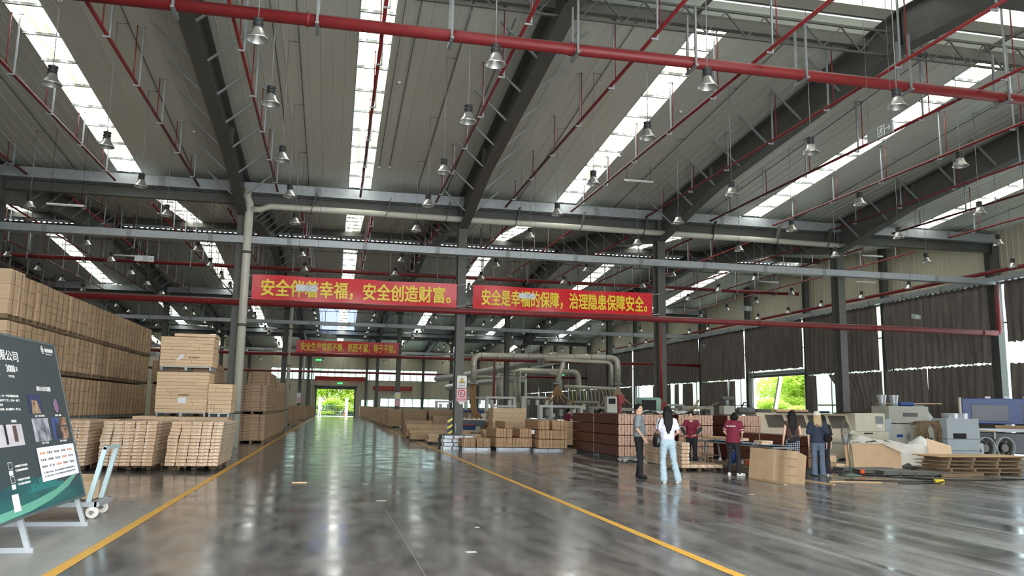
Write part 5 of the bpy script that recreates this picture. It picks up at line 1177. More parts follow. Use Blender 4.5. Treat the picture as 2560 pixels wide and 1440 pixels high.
for i, (x, y) in enumerate(((24.3,27.0),(25.35,27.2))):
    t = thing('centrifugal_blower', 'round grey centrifugal blower wheel on the floor, %s of the pair' % ['left','right'][i], 'blower', (x, y, .42), 0)
    for (ra, rb, d0, d1) in ((.38,.42,-.12,.12),): MB().lathe([(ra,d0),(rb,d0),(rb,d1),(ra,d1),(ra,d0)], n=30).build('rim', M_GALVD, t).rotation_euler = (PI/2,0,0)
    for k in range(24):
        a = 2*PI*k/24; MB().bar((.16*math.cos(a),0,.16*math.sin(a)), (.37*math.cos(a+.2),0,.37*math.sin(a+.2)), .02, .1).build('vane', M_STEEL2, t)
    MB().tube([(0,-.08,0),(0,.08,0)], .15, 18).build('hub', M_STEEL2, t)
t = thing('vented_box', 'low pale box with round vents beside the blowers', 'box', (23.2, 26.6, 0)); MB().cbox(-.45,.45,-.3,.3,0,.62,.015).build('body', M_BLUEGREY, t)
for x in (-.25,.2): MB().tube([(x,-.31,.35),(x,-.3,.35)], .12, 16).build('round_vent', M_DARK, t)
t = thing('grey_motor', 'green-grey motor lying on the drum bench shelf', 'motor', (24.0, 28.0, .70)); MB().tube([(-.5,0,.12),(.5,0,.12)], .12, 14).build('motor_body', mat('motor_green', (98,112,100), .5), t); MB().cbox(-.7,-.5,-.1,.1,.02,.24,.01).build('terminal_box', M_GREY, t)
# pallet stack of boards at right
for L_ in range(5):
    t = thing('wooden_pallet', 'weathered long pallet, %s in the pallet pile at right' % (rows_[L_] + ' from the floor'), 'pallet', (17.6+.05*math.sin(L_*2), 20.1, .1*L_), .02*math.sin(L_*3))
    for y in (-.45,-.15,.15,.45): MB().cbox(-1.35-RND.uniform(0,.1),1.3+RND.uniform(0,.12),y-.06,y+.06,.075,.097,.003).build('deck_board', M_WOODD, t)
    for x in (-1.1,-.35,.45,1.15): MB().cbox(x-.04,x+.04,-.5,.5,.0,.073,.003).build('runner', M_WOODD, t)
o = MB().cbox(-1.5,1.35,-.55,.5,0,.03,.005).build('top_board', M_WOOD, None, (17.6, 20.1, .5)); tag(o, 'wide pale board covering the pallet pile at right', 'board')
o = MB().cbox(-.45,.45,-.01,.01,0,.6,.004).build('tan_board', M_KRAFTL, None, (17.2, 20.75, .3), (-.35,.25,.1)); tag(o, 'tilted tan board behind the pallet pile', 'board')
o = MB().bar((15.8,19.05,.05),(17.3,19.35,.05),.09).build('timber_post', M_WOODD); tag(o, 'round timber lying before the pallet pile', 'timber')
# steel gratings on the floor
for i, (x, y, L_, rz) in enumerate(((15.4,19.7,1.7,-.25),(15.0,20.4,1.5,-.1),(14.9,21.1,1.6,0))):
    t = thing('steel_rack_frame', 'flat grey steel rack frame on the floor, %s' % ['nearest','middle','farthest'][i], 'steel frame', (x, y, 0), rz)
    for s_ in (-1,1): MB().box(-L_/2,L_/2,s_*.22-.02,s_*.22+.02,.02,.12).build('side_rail', M_STEEL2, t)
    for k in range(5): MB().box(-L_/2+L_*k/4-.02,-L_/2+L_*k/4+.02,-.24,.24,.0,.08).build('cross_rail', M_STEEL2, t)
    MB().box(-L_/2,L_/2,-.2,.2,.1,.115).build('deck', M_GALVD, t)
# power cables on the floor
for i, pts in enumerate(([(13.3,19.9),(14.2,19.2),(15.2,18.2),(16.2,18.0),(17.6,18.3),(19,18.4)],[(12.9,21.2),(13.8,20.4),(14.4,19.0),(14.9,17.9),(14.1,17.2),(13.2,17.4)],[(12.4,18.3),(13.6,17.9),(14.6,17.8)],[(13.0,20.6),(14.2,21.2),(15.6,21.4)],[(17,18.4),(18.2,18.0),(19.8,18.2),(21,18.1)])):
    o = MB().tube([(x,y,.014) for x, y in pts], .012, 6).build('power_cable', M_DARK); tag(o, 'black power cable snaking over the floor, ' + ['long one before the steel frames','looping under the fan','short piece with yellow plug','behind the fan','far right piece'][i], 'cable')
o = MB().cbox(-.12,.12,-.05,.05,0,.06,.01).build('yellow_plug', M_BANNERY, None, (14.65,17.8,0)); tag(o, 'yellow plug box on the floor before the frames', 'plug')
o = MB().lathe([(0,0),(.06,0),(.06,.13),(0,.13)], n=14).build('orange_can', M_ORANGE, None, (14.15,20.1,0)); tag(o, 'small orange can beside the steel frames', 'can')
# ------------------------------------------------------------------ MIDDLE: panels, machines, ducts
def slabpile(x, y, W, D, z0, H_, n, label, m=M_KRAFT, seed=0):
    t = thing('flat_panel_stack', label, 'panel stack', (x, y, z0)); r = random.Random(seed); h_ = H_/n
    for k in range(n):
        dx = r.uniform(-.04,.04); MB().cbox(-W/2+dx, W/2+dx, -D/2, D/2, h_*k+.1, h_*(k+1)+.097, .006).build('panel_layer', m, t)
    MB().box(-W/2+.1,W/2-.1,-D/2+.1,D/2-.1,0,.02).box(-W/2+.1,-W/2+.2,-D/2+.1,D/2-.1,0,.1).box(W/2-.2,W/2-.1,-D/2+.1,D/2-.1,0,.1).box(-.05,.05,-D/2+.1,D/2-.1,0,.1).build('skid', M_STEEL2, t)
slabpile(5.45, 37.4, 2.4, 1.0, 0, .34, 4, 'long low kraft panels just behind the column, nearest', M_KRAFTL, 1)
slabpile(5.2, 40.5, 3.0, 1.0, 0, .42, 3, 'long kraft panels behind the column, second row', M_KRAFT, 2)
slabpile(5.4, 44.5, 3.0, 1.2, 0, .6, 3, 'long kraft panels behind the column, third row', M_KRAFT, 3)
slabpile(7.9, 37.6, 2.2, 1.0, 0, .55, 5, 'kraft panels right of the column foot', M_KRAFT, 4)
slabpile(4.9, 48.5, 1.6, 1.2, 0, .75, 3, 'squat kraft pile beside the right aisle line', M_KRAFTD, 5)
slabpile(6.6, 50.5, 1.2, 1.2, .0, 1.0, 4, 'kraft pile behind the squat aisle pile', M_KRAFTD, 6)
slabpile(9.55, 45, 1.85, 1.3, 0, 1.55, 6, 'tall pale panel stack right of the column', M_KRAFTL, 7)
slabpile(12.2, 43, 3.6, 1.4, 0, .95, 5, 'wide pale panel stack behind the standing panels', M_KRAFT, 8)
slabpile(9.7, 35.2, 1.6, 1.2, 0, 1.0, 4, 'kraft pile behind the tall standing panels', M_KRAFT, 9)
slabpile(13.5, 37.5, 2.4, 1.4, 0, 1.2, 5, 'kraft pile behind the laminate stacks', M_KRAFT, 10)
for i, (x, y, W, h_) in enumerate(((5.6,58,1.6,1.35),(7.6,58.5,2.0,1.35),(10,59,2.0,1.3),(5.0,66.5,1.3,1.3),(4.9,72,1.3,1.35),(4.9,79,1.3,1.4),(4.9,87,1.3,1.4),(4.9,96,1.4,1.45),(4.9,106,1.4,1.5),(4.8,118,1.5,1.5),(4.8,127,1.5,1.55),(12.5,66,2,1.2))):
    load(x, y, 0, W, 1.9, h_, 1, 3, 6, 'kraft panel load on the right side of the aisle, %s farther on' % rows_[i], M_KRAFTD if i < 3 else M_KRAFT, straps=False)
# ducts
M_DUCT = mat('duct_galvanised', (196,192,176), .4, .3, .1, 3)
t = thing('blower_duct', 'large galvanised extraction duct bridging over the machines, nearest', 'duct', (0, 50, 0))
def elbow(a, b, c, n=6):  # quarter bend control
    a, b, c = Vector(a), Vector(b), Vector(c); return [tuple((1-q)**2*a+2*q*(1-q)*b+q*q*c) for q in [i/n for i in range(n+1)]]
MB().tube([(8.44,0,3.15),(8.44,0,4.3)]+elbow((8.44,0,4.4),(8.44,0,4.85),(8.9,0,4.86))+[(17.2,0,4.96)]+elbow((17.3,0,4.96),(17.8,0,4.97),(17.82,0,4.5))+[(17.82,0,3.3)], .19, 16).build('main_run', M_DUCT, t)
MB().tube([(12.9,-.1,4.75),(17.0,-.1,4.66)]+elbow((17.0,-.1,4.66),(17.35,-.1,4.66),(17.37,-.1,4.3))+[(17.37,-.1,3.2)], .12, 12).build('second_run', M_DUCT, t)
MB().tube(elbow((14.2,0,4.9),(14.2,0,4.7),(14.15,0,4.4))+[(13.75,-.2,3.3)], .15, 14).build('drop_branch', M_DUCT, t)
jr = MB().lathe([(.19,-.02),(.215,-.02),(.215,.02),(.19,.02)], n=16).mesh('joint_ring', M_GALVD)
for x in (8.9,9.9,10.9,11.9,12.8,13.7,14.9,16.0,17.0): link('joint_ring', jr, t, (x, 0, 4.855+.0125*(x-8.9)), (0,PI/2,0))
for z in (3.2,4.2): link('joint_ring', jr, t, (8.44,0,z)); link('joint_ring', jr, t, (17.82,0,z))
def hoses(x, y, z, ends, m, label, r=.06):
    t = thing('flexible_hose_bundle', label, 'hoses', (x, y, z))
    for dx, dy, dz in ends: MB().tube([(0,0,0),(dx*.15,dy*.2,dz*.35),(dx*.5,dy*.6,dz*.75),(dx,dy,dz)], r, 8).build('hose', m, t)
    MB().box(-.25,.25,-.15,.15,-.05,.05).build('manifold', M_GALVD, t)
t = thing('flexible_hose_bundle', 'brown flexible hoses hanging from the left end of the blower duct', 'hoses', (8.44, 50, 3.15))
for k in range(3): MB().tube([(-.12+.12*k,0,0),(-.1+.1*k,0,-.9),(-.05+.12*k,0,-1.7),(.35+.2*k,0,-2.3),(.75+.15*k,0,-2.75)], .07, 8).build('hose', M_BRASS, t)
MB().box(-.26,.26,-.15,.15,-.06,.06).build('manifold', M_GALVD, t)
hoses(13.75, 49.8, 3.25, [(-.9,0,-1.15),(-.45,0,-1.2),(0,0,-1.2),(.45,0,-1.2),(1.0,0,-1.15)], M_BRASS, 'brown hoses fanning out below the middle duct drop')
hoses(17.82, 50, 3.3, [(-.8,0,-1.3),(-.4,0,-1.35),(0,0,-1.35),(.45,0,-1.35),(.9,0,-1.3)], mat('pale_hose', (178,156,128), .6, 0, .15, 8), 'pale hoses fanning out below the right duct drop')
M_SPIR = mat('spiral_duct_foil', (206,206,198), .3, .5, .1, 3)
def spiral(pts, r, label, n=70):
    t = thing('spiral_duct', label, 'duct'); P_ = [Vector(p) for p in pts]; o = []; rr_ = []
    for i in range(n):
        u = i/(n-1)*(len(P_)-1); k = min(int(u), len(P_)-2); o.append(P_[k].lerp(P_[k+1], u-k)); rr_.append(r*(1 if i % 2 else .8))
    MB().tube(o, rr_, 12, smooth=False).build('foil_tube', M_SPIR, t)
spiral([(10.8,88,4.7),(12.6,80,4.8),(15.2,72,5.3),(17.5,64,5.9)], .36, 'ribbed foil duct running diagonally behind the columns')
spiral([(12.5,92,3.9),(14.5,88,4.3),(18.5,80,4.6)], .34, 'second ribbed foil duct lower behind the machines')
t = thing('blower_duct', 'second galvanised extraction duct farther back over the machines', 'duct', (0, 75, 0))
MB().tube([(14.9,0,2.6),(14.9,0,4.6)]+elbow((14.9,0,4.7),(14.9,0,5.15),(15.3,0,5.15))+[(22.1,0,5.2)]+elbow((22.1,0,5.2),(22.75,0,5.2),(22.8,0,4.6))+[(22.8,0,2.9)], .26, 14).build('main_run', M_DUCT, t)
MB().tube([(19.5,0,5.1)]+elbow((20.2,-.1,5.0),(20.9,-.1,5.0),(20.95,-.1,4.4))+[(20.95,-.1,2.9)], .18, 12).build('drop_branch', M_DUCT, t)
t = thing('blower_duct', 'short vertical extraction ducts left of the second duct', 'duct', (0, 70, 0))
for x, a, b in ((14.3,1.8,4.3),(15.5,2.2,4.9),(15.9,2.2,4.9),(13.7,2,4)): MB().tube([(x,0,a),(x,0,b)], .15, 12).build('vertical_run', M_DUCT, t)
MB().tube([(12,0,4.3),(16.5,0,4.35)], .14, 12).build('header', M_DUCT, t)
# machine frames
def gantry(x, y, W, H_, label, m, seed, table=True):
    r = random.Random(seed); t = thing('woodworking_machine', label, 'machine', (x, y, 0))
    MB().cbox(-W/2, W/2, -.5, .5, .1, .75, .02).build('base', r.choice([M_GREY, M_BEIGE, M_BLUEGREY]), t)
    for s_ in (-1, 1): MB().cbox(s_*(W/2-.1)-.1, s_*(W/2-.1)+.1, -.3, .3, .75, H_, .015).build('post', m, t)
    MB().cbox(-W/2, W/2, -.3, .3, H_, H_+.16, .015).build('top_beam', m, t)
    if table: MB().box(-W/2-.3, W/2+.3, -.7, -.4, .78, .84).build('work_table', M_GALV, t)
    for k in range(3):
        xx = -W*.3+W*.3*k; MB().cbox(xx-.12, xx+.12, -.25, .1, H_-.55, H_-.1, .015).build('spindle_head', r.choice([M_GREY, M_WHITE, M_STEEL2]), t); MB().tube([(xx,-.1,H_-.55),(xx,-.1,.95)], .035, 8).build('spindle', M_GALV, t)
    MB().cbox(W/2-.25, W/2+.1, -.55, -.5, 1.0, 1.3, .01).build('control_panel', M_WHITE, t)
    MB().box(-W*.3, W*.2, -.51, -.5, .25, .6).build('base_panel', M_DARK if seed % 2 else M_BLUE, t)
specs = [(8.6,52.5,1.9,1.35,M_BLUE),(11.6,56,1.7,1.7,M_WHITE),(15.0,53.5,3.0,1.75,M_WHITE),(18.0,53,2.2,1.7,M_GREY),(21.5,50,2.2,1.7,M_GREY),(13.0,64,2.4,2.4,M_WHITE),(16.5,66,2.6,2.5,M_WHITE),(20.2,65,2.6,2.2,M_GREY),(10.5,76,2.4,2.1,M_WHITE),(14.5,82,3,2.6,M_WHITE),(24.5,58,2.6,2.0,M_GREY),(24,44,2.2,1.5,M_GREY),(19.0,41,1.8,1.75,M_GREY),(15.8,42,1.8,1.6,M_GREY),(22,36,2.0,1.5,M_GREY)]
for i, (x, y, W, H_, m) in enumerate(specs): gantry(x, y, W, H_, ['blue based','white framed','wide white framed','grey','grey','tall white framed','tall white framed','grey','white framed','tall white framed','grey','grey','small grey','small grey','low grey'][i]+' woodworking machine, '+['below the left duct drop','left of the wide white gantry','below the middle duct drop','below the right duct drop','right of the blower duct','behind the nearest ducts at left','behind the nearest ducts','behind the right duct drop','far back left of the ducts','far back under the foil duct','near the roller gateway','before the roller gateway','behind the laminate stacks','behind the laminate stacks at left','behind the banding machine'][i], m, i)
t = thing('dust_hose_row', 'row of curved pale dust hoses hanging from a header pipe', 'hoses', (18.9, 61, 0))
MB().tube([(-1.5,0,3.4),(2.6,0,3.3)], .13, 10).build('header_pipe', M_DUCT, t)
for k in range(13):
    x = -1.4+.31*k; MB().tube([(x,0,3.3),(x+.22,0,3.0),(x+.28,0,2.4),(x+.05,0,1.9)], .05, 6).build('hose', [M_GALV, mat('pale_hose', (178,156,128)), mat('green_hose', (176,196,110), .5)][(k*2) % 3 if k < 7 else 1], t)
t = thing('clamp_machine', 'cream clamp press with row of rollers beside the hazard board', 'machine', (5.5, 43.0, 0)); t.location = (6.9, 42.6, 0)
MB().cbox(-.9,.9,-.3,.3,.7,1.0,.02).build('body', M_NAVY, t); MB().box(-1.0,1.0,-.35,.35,1.0,1.05).build('top', M_BEIGE, t)
for x in (-.8,.8): MB().box(x-.05,x+.05,-.2,.2,0,.7).build('leg', M_STEEL, t)
for k in range(8): MB().tube([(-.85+.24*k,-.3,1.08),(-.85+.24*k,.3,1.08)], .04, 8).build('roller', M_BEIGE, t)
MB().box(-.3,.3,-.36,-.3,.72,.8).build('red_cover', M_RED, t)
# odds and ends on the laminate stacks
t = thing('dust_barrel', 'green-topped dust barrel behind the long-haired visitor', 'barrel', (11.4, 27.0, 1.53)); t.location = (10.6, 26.6, 1.53)
MB().lathe([(0,0),(.42,0),(.42,.5),(.38,.54),(0,.54)], n=24).build('barrel_body', mat('barrel_pale_green', (120,150,138), .5), t); MB().box(-.4,.1,-.43,-.38,.1,.45).build('dark_cover', M_DARK, t)
o = drape(9.9, 12.0, 25.7, 26.3, lambda u, v: 1.56+.05*math.sin(PI*u*3)**2, 24, 8, 21, 'plastic_film', 'white plastic film lying along the laminate stack tops', M_WHITE)
t = thing('red_hose_cabinet', 'small grey and red control boxes behind the visitors', 'control box', (9.4, 26.9, 1.53)); MB().cbox(-.25,.12,-.15,.15,0,.55,.015).build('grey_box', M_GREY, t); MB().box(-.2,.05,-.155,-.15,.3,.48).build('window', M_DARK, t); MB().cbox(.16,.4,-.12,.12,.3,.62,.02).build('red_box', M_RED, t); MB().box(.2,.3,-.05,.05,0,.3).build('stand', M_RED, t)
for i, (a, b) in enumerate((((12.0,26.2,1.53),(12.9,26.0,1.95)),((12.0,26.6,1.53),(12.35,26.5,2.0)),((12.2,26.7,1.53),(12.5,26.7,2.02)))):
    o = MB().bar(a, b, .1, .02).build('offcut_board', M_WOODD); tag(o, 'pale offcut board propped on the laminate stack, %s' % rows_[i], 'board')
t = thing('bench_machine', 'small grey bench machine on the third laminate stack', 'machine', (13.3, 26.2, 1.53)); MB().cbox(-.2,.2,-.2,.2,0,.3,.02).build('base', M_GREY, t); MB().tube([(0,0,.3),(0,0,.6)], .06, 10).build('column', M_GALVD, t); MB().cbox(-.22,.22,-.15,.15,.5,.62,.02).build('head', M_STEEL, t)
t = thing('air_compressor', 'dark compressor motor on the third laminate stack', 'motor', (14.0, 26.3, 1.53)); MB().tube([(-.25,0,.14),(.35,0,.14)], .13, 14).build('motor_body', M_STEEL, t); MB().tube([(-.1,0,.25),(0,0,.42),(.15,0,.42),(.22,0,.25)], .025, 6).build('handle', M_DARK, t)
t = thing('guard_rail', 'pale steel mesh rail beyond the laminate stacks at the roller gateway', 'rail', (21, 44, 0)); MB().bar((-1.8,0,1.4),(1.8,0,1.4),.06).bar((-1.8,0,.9),(1.8,0,.9),.04).bar((-1.8,0,0),(-1.8,0,1.4),.06).bar((1.8,0,0),(1.8,0,1.4),.06).build('rail', M_GALV, t)
# ================================================================== PEOPLE (bodies grown from a distance field)
def surface_nets(F, org, h):
    ins = F < 0; nx, ny, nz = F.shape
    c = [ins[i:nx-1+i, j:ny-1+j, k:nz-1+k] for i in (0,1) for j in (0,1) for k in (0,1)]
    any_ = c[0].copy(); all_ = c[0].copy()
    for a in c[1:]: any_ |= a; all_ &= a
    act = np.argwhere(any_ & ~all_)
    idx = -np.ones((nx-1, ny-1, nz-1), np.int32); idx[act[:,0], act[:,1], act[:,2]] = np.arange(len(act))
    corners = [(i,j,k) for i in (0,1) for j in (0,1) for k in (0,1)]
    vals = np.stack([F[act[:,0]+i, act[:,1]+j, act[:,2]+k] for i,j,k in corners], 1)
    ps = np.zeros((len(act),3)); cnt = np.zeros(len(act))
    for a in range(8):
        for b in range(a+1, 8):
            if sum(abs(corners[a][q]-corners[b][q]) for q in range(3)) != 1: continue
            va, vb = vals[:,a], vals[:,b]; m = (va < 0) != (vb < 0); tt = np.where(m, va/np.where(m, va-vb, 1), 0)
            p = np.array(corners[a])+tt[:,None]*(np.array(corners[b])-np.array(corners[a])); ps[m] += p[m]; cnt[m] += 1
    V = (act+ps/cnt[:,None])*h+np.array(org)
    faces = []
    for ax in range(3):
        sl0 = [slice(None)]*3; sl1 = [slice(None)]*3; sl0[ax] = slice(0,-1); sl1[ax] = slice(1,None)
        A = ins[tuple(sl0)]; B = ins[tuple(sl1)]; cr_ = np.argwhere(A != B)
        o1, o2 = [(1,2),(2,0),(0,1)][ax]
        ok = (cr_[:,o1] > 0) & (cr_[:,o2] > 0) & (cr_[:,o1] < F.shape[o1]-1) & (cr_[:,o2] < F.shape[o2]-1); cr_ = cr_[ok]
        def gi(d1, d2):
            q = cr_.copy(); q[:,o1] -= d1; q[:,o2] -= d2; return idx[q[:,0], q[:,1], q[:,2]]
        q = np.stack([gi(1,1), gi(0,1), gi(0,0), gi(1,0)], 1); s_ = A[cr_[:,0], cr_[:,1], cr_[:,2]]
        q[~s_] = q[~s_][:, ::-1]; faces.append(q)
    return V, np.concatenate(faces)
class Field:
    def __init__(s, lo, hi, h):
        s.h = h; s.lo = np.array(lo, float); n = np.ceil((np.array(hi)-s.lo)/h).astype(int)+1; s.F = np.full(n, 1.0, np.float32); s.n = n
    def _sub(s, lo, hi, mg):
        a = np.clip(np.floor((np.array(lo)-mg-s.lo)/s.h).astype(int), 0, s.n-1); b = np.clip(np.ceil((np.array(hi)+mg-s.lo)/s.h).astype(int)+1, 1, s.n)
        g = [s.lo[i]+s.h*np.arange(a[i], b[i]) for i in range(3)]
        return tuple(slice(a[i], b[i]) for i in range(3)), np.meshgrid(*g, indexing='ij', sparse=True)
    def cap(s, a, b, ra, rb=None, k=.02, sc=(1,1,1), op='add'):
        rb = ra if rb is None else rb; a = np.array(a, float); b = np.array(b, float); mx = max(ra, rb)*max(sc)
        sl, (X, Y, Z) = s._sub(np.minimum(a,b)-mx, np.maximum(a,b)+mx, k*2+.03)
        sc_ = np.array(sc, float); A = a/sc_; B = b/sc_; d = B-A; L2 = max(float(d@d), 1e-9)
        px, py, pz = X/sc_[0]-A[0], Y/sc_[1]-A[1], Z/sc_[2]-A[2]
        t = np.clip((px*d[0]+py*d[1]+pz*d[2])/L2, 0, 1); D = np.sqrt((px-t*d[0])**2+(py-t*d[1])**2+(pz-t*d[2])**2)-(ra+(rb-ra)*t)
        D = D*min(sc); F = s.F[sl]
        if op == 'add':
            hh = np.clip(.5+.5*(F-D)/k, 0, 1); s.F[sl] = F*(1-hh)+D*hh-k*hh*(1-hh)
        else:
            hh = np.clip(.5-.5*(F+D)/k, 0, 1); s.F[sl] = F*(1-hh)-D*hh+k*hh*(1-hh)
        return s
    def ball(s, c, r, k=.02, sc=(1,1,1), op='add'):
        c = np.array(c, float); return s.cap(c, c+1e-5, r, r, k, sc, op)
    def cut(s, ax, val, keep):     # keep 'lo' or 'hi'
        g = s.lo[ax]+s.h*np.arange(s.n[ax]); sh = [1,1,1]; sh[ax] = -1; g = g.reshape(sh)
        s.F = np.maximum(s.F, (g-val) if keep == 'lo' else (val-g)).astype(np.float32); return s
    def folds(s, amp, seed=0):      # soft cloth creases
        g = [s.lo[i]+s.h*np.arange(s.n[i]) for i in range(3)]; X, Y, Z = np.meshgrid(*g, indexing='ij', sparse=True)
        s.F = (s.F+amp*np.sin(Z*62+X*38+2.2*np.sin(X*21+Y*17+seed))*np.sin(X*9+Z*7+seed)+amp*.8*np.sin(Z*31-X*44+Y*26+1.7*np.sin(Z*13+seed*2))).astype(np.float32); return s
    def build(s, name, m, parent, smooth=True):
        V, Q = surface_nets(s.F, s.lo, s.h); me = bpy.data.meshes.new(name); me.from_pydata(V.tolist(), [], Q.tolist()); me.materials.append(m)
        me.polygons.foreach_set('use_smooth', [smooth]*len(me.polygons)); me.update(); return link(name, me, parent)
M_SKIN = skin_mat(); M_HAIR = mat('black_hair', (24,20,19), .62, 0, .3, 30, (6,6,1), spec=.2); M_SHOEW = mat('white_shoe', (226,224,214), .6); M_SHOEB = mat('black_shoe', (24,24,26), .4)
def person(loc, rz, Ht, label, P_):
    """local frame: +y is where the person faces, x to the person's right; P_ holds pose (in units of 1.75 m height) and clothes"""
    S = Ht/1.75; h = P_.get('cell', .0085); fem = P_.get('fem', False)
    t = thing('person', label, 'person', loc, rz); t.scale = (S, S, S)
    lean = P_.get('lean', (0,0)); head_off = P_.get('head', (0,0,0))
    hp = P_.get('hip_z', .93)
    pel = np.array([0,0,hp]); 
    def up(x, z, y=0): f = max(0, (z-hp)/.5); return np.array([x+lean[0]*f, y+lean[1]*f, z])
    sw = .165 if fem else .185
    hd = up(0, 1.635)+np.array(head_off); nb = up(0, 1.46); nt_ = hd+np.array([0,-.02,-.08])
    shL, shR = up(-sw, 1.42), up(sw, 1.42)
    arms = P_['arms']; legs = P_['legs']   # arms: {side: (elbow, wrist, handdir)}, legs: {side: (knee, ankle, toe dir)}
    lo, hi = (-.62,-.5,-.03), (.62,.62,1.86)
    B = Field(lo, hi, h); k = .03
    # torso
    ww = .9 if fem else 1.0
    B.cap(pel+[-.05,0,-.01], pel+[.05,0,-.01], .115, .115, k, (1.05,.85,1)); B.cap(up(0,1.02), up(0,1.14), .115*ww, .12*ww, .05, (1.08,.78,1)); B.cap(up(0,1.2), up(0,1.34), .135*ww, .14*ww, .05, (1.12,.76,1))
    B.cap(up(-sw+.03,1.42), up(sw-.03,1.42), .058, .058, .05, (1,.95,1)); B.cap(nb+[0,0,-.03], nt_, .056 if not fem else .048, .05 if not fem else .044, .03)
    if fem: B.ball(up(-.07,1.27)+[0,.085,0], .05, .04); B.ball(up(.07,1.27)+[0,.085,0], .05, .04)
    # head: x right, y forward
    ry = P_.get('head_yaw', 0); cz, sz_ = math.cos(ry), math.sin(ry); pt_ = P_.get('head_pitch', 0); cp, sp_ = math.cos(pt_), math.sin(pt_)
    def H(x, y, z):
        y, z = y*cp-z*sp_, y*sp_+z*cp
        return hd+np.array([x*cz-y*sz_, x*sz_+y*cz, z])
    B.ball(H(0,-.012,.025), .09, .02, (.9,1.06,1.08)); B.cap(H(0,.03,-.02), H(0,.045,-.075), .062, .036, .04, (1,1,1)); B.ball(H(0,.062,-.085), .022, .02)
    B.cap(H(0,.082,.015), H(0,.098,-.022), .009, .014, .014); B.ball(H(-.03,.092,.018), .018, .012, op='sub'); B.ball(H(.03,.092,.018), .018, .012, op='sub')
    B.cap(H(-.016,.084,-.05), H(.016,.084,-.05), .008, .008, .01)
    for s_ in (-1,1): B.ball(H(s_*.078,-.01,.0), .022, .01, (.45,.8,1.3)); B.ball(H(s_*.03,.068,.016), .014, .006)
    hands = {}
    for sd, s_ in (('L',-1),('R',1)):
        sh = shL if s_ < 0 else shR; e, w_, hv = [np.array(q, float) for q in arms[sd]]
        B.cap(sh, e, .047 if not fem else .04, .037 if not fem else .032, .03); B.cap(e, w_, .037 if not fem else .032, .025 if not fem else .022, .015)
        hv = hv/np.linalg.norm(hv); side = np.cross(hv, [0,0,1.0]) if abs(hv[2]) < .95 else np.array([0,1.0,0]); side /= np.linalg.norm(side); nrm_ = np.cross(side, hv)
        if abs(hv[2]) >= .7: side = np.array([0,1.0,0])-hv*hv[1]; side /= np.linalg.norm(side); nrm_ = np.cross(side, hv)
        if 'palm_side' in P_ and sd in P_['palm_side']: side = np.array(P_['palm_side'][sd], float); side -= hv*(side@hv); side /= np.linalg.norm(side); nrm_ = np.cross(side, hv)
        curl = nrm_*(.35 if True else 0)*(1 if s_ > 0 else -1)
        p0 = w_+hv*.02; p1 = w_+hv*.085
        for q in (-.022,-.007,.008,.023): B.cap(p0+side*q*.8, p1+side*q, .0145, .0135, .012)
        for q, L_ in ((-.030,.062),(-.010,.075),(.010,.08),(.030,.07)):
            a = p1+side*q; b = a+hv*L_*.5+curl*.012; c = b+hv*L_*.45+curl*.035; B.cap(a, b, .0098, .0092, .004); B.cap(b, c, .0092, .0078, .003)
        th0 = p0+side*.03; th1 = th0+hv*.035+side*.03; B.cap(p0+side*.015, th1, .013, .0105, .006); B.cap(th1, th1+hv*.032+side*.006, .0105, .0085, .004)
    hx = .088
    for sd, s_ in (('L',-1),('R',1)):
        kn, an, td = [np.array(q, float) for q in legs[sd]]; td = td/np.linalg.norm(td); hipj = pel+[s_*hx,0,-.03]
        B.cap(hipj, kn, .088 if not fem else .085, .056 if not fem else .052, .04); B.cap(kn, kn+(an-kn)*.35, .054, .058 if not fem else .052, .03); B.cap(kn+(an-kn)*.35, an, .056 if not fem else .05, .035, .02)
        B.cap(an+[0,0,-.035]-td*.02, an+td*.13+[0,0,-.055], .032, .025, .02)
    B.build('body', M_SKIN, t)
    # eyes, brows, mouth
    for s_ in (-1,1):
        MB().lathe([(0,-.006),(.006,-.004),(.0075,0),(.006,.004),(0,.006)], n=8).build('eye', M_DARK, t, tuple(H(s_*.03,.081,.017)))
        e_ = MB().tube([tuple(H(s_*.014,.093,.036)), tuple(H(s_*.03,.092,.041)), tuple(H(s_*.046,.08,.036))], .0035, 5).build('eyebrow', M_HAIR, t)
    MB().tube([tuple(H(-.02,.086,-.051)), tuple(H(0,.094,-.053)), tuple(H(.02,.086,-.051))], .0045, 6).build('mouth', mat('lips', (176,96,90), .5), t)
    # shirt
    c = P_['shirt']; m = c['m']; ln = c.get('sleeve', .62); g = c.get('g', .016); F_ = Field(lo, hi, h); hemz = c.get('hem', .9)
    F_.cap(up(0,hemz+.03), up(0,1.06), .128*(1 if fem else 1.06)+max(0,g-.018)*1.6, .125*ww+.012, .05, (1.16,.9,1))
    if hemz < .97: F_.cap(up(0,hemz-.02), up(0,1.0), .15, .13, .04, (1.42,1.06,1))
    F_.cap(up(0,1.06), up(0,1.2), .125*ww+.006+g, .138*ww+g, .05, (1.1,.8,1)); F_.cap(up(0,1.2), up(0,1.35), .138*ww+g, .14*ww+g, .05, (1.12,.78,1))
    F_.cap(up(-sw+.02,1.425), up(sw-.02,1.425), .058+g, .058+g, .05, (1,1,.95))
    if fem: F_.ball(up(-.07,1.27)+[0,.09,0], .05+g*.6, .05); F_.ball(up(.07,1.27)+[0,.09,0], .05+g*.6, .05)
    if P_.get('belly'): F_.ball(up(0,1.09)+[0,.06,0], .11, .06, (1.1,.9,1.1))
    for sd, s_ in (('L',-1),('R',1)):
        sh = shL if s_ < 0 else shR; e = np.array(arms[sd][0], float)
        if ln > 0: F_.cap(sh, sh+(e-sh)*ln, .05+g, .046+g*1.3, .03)
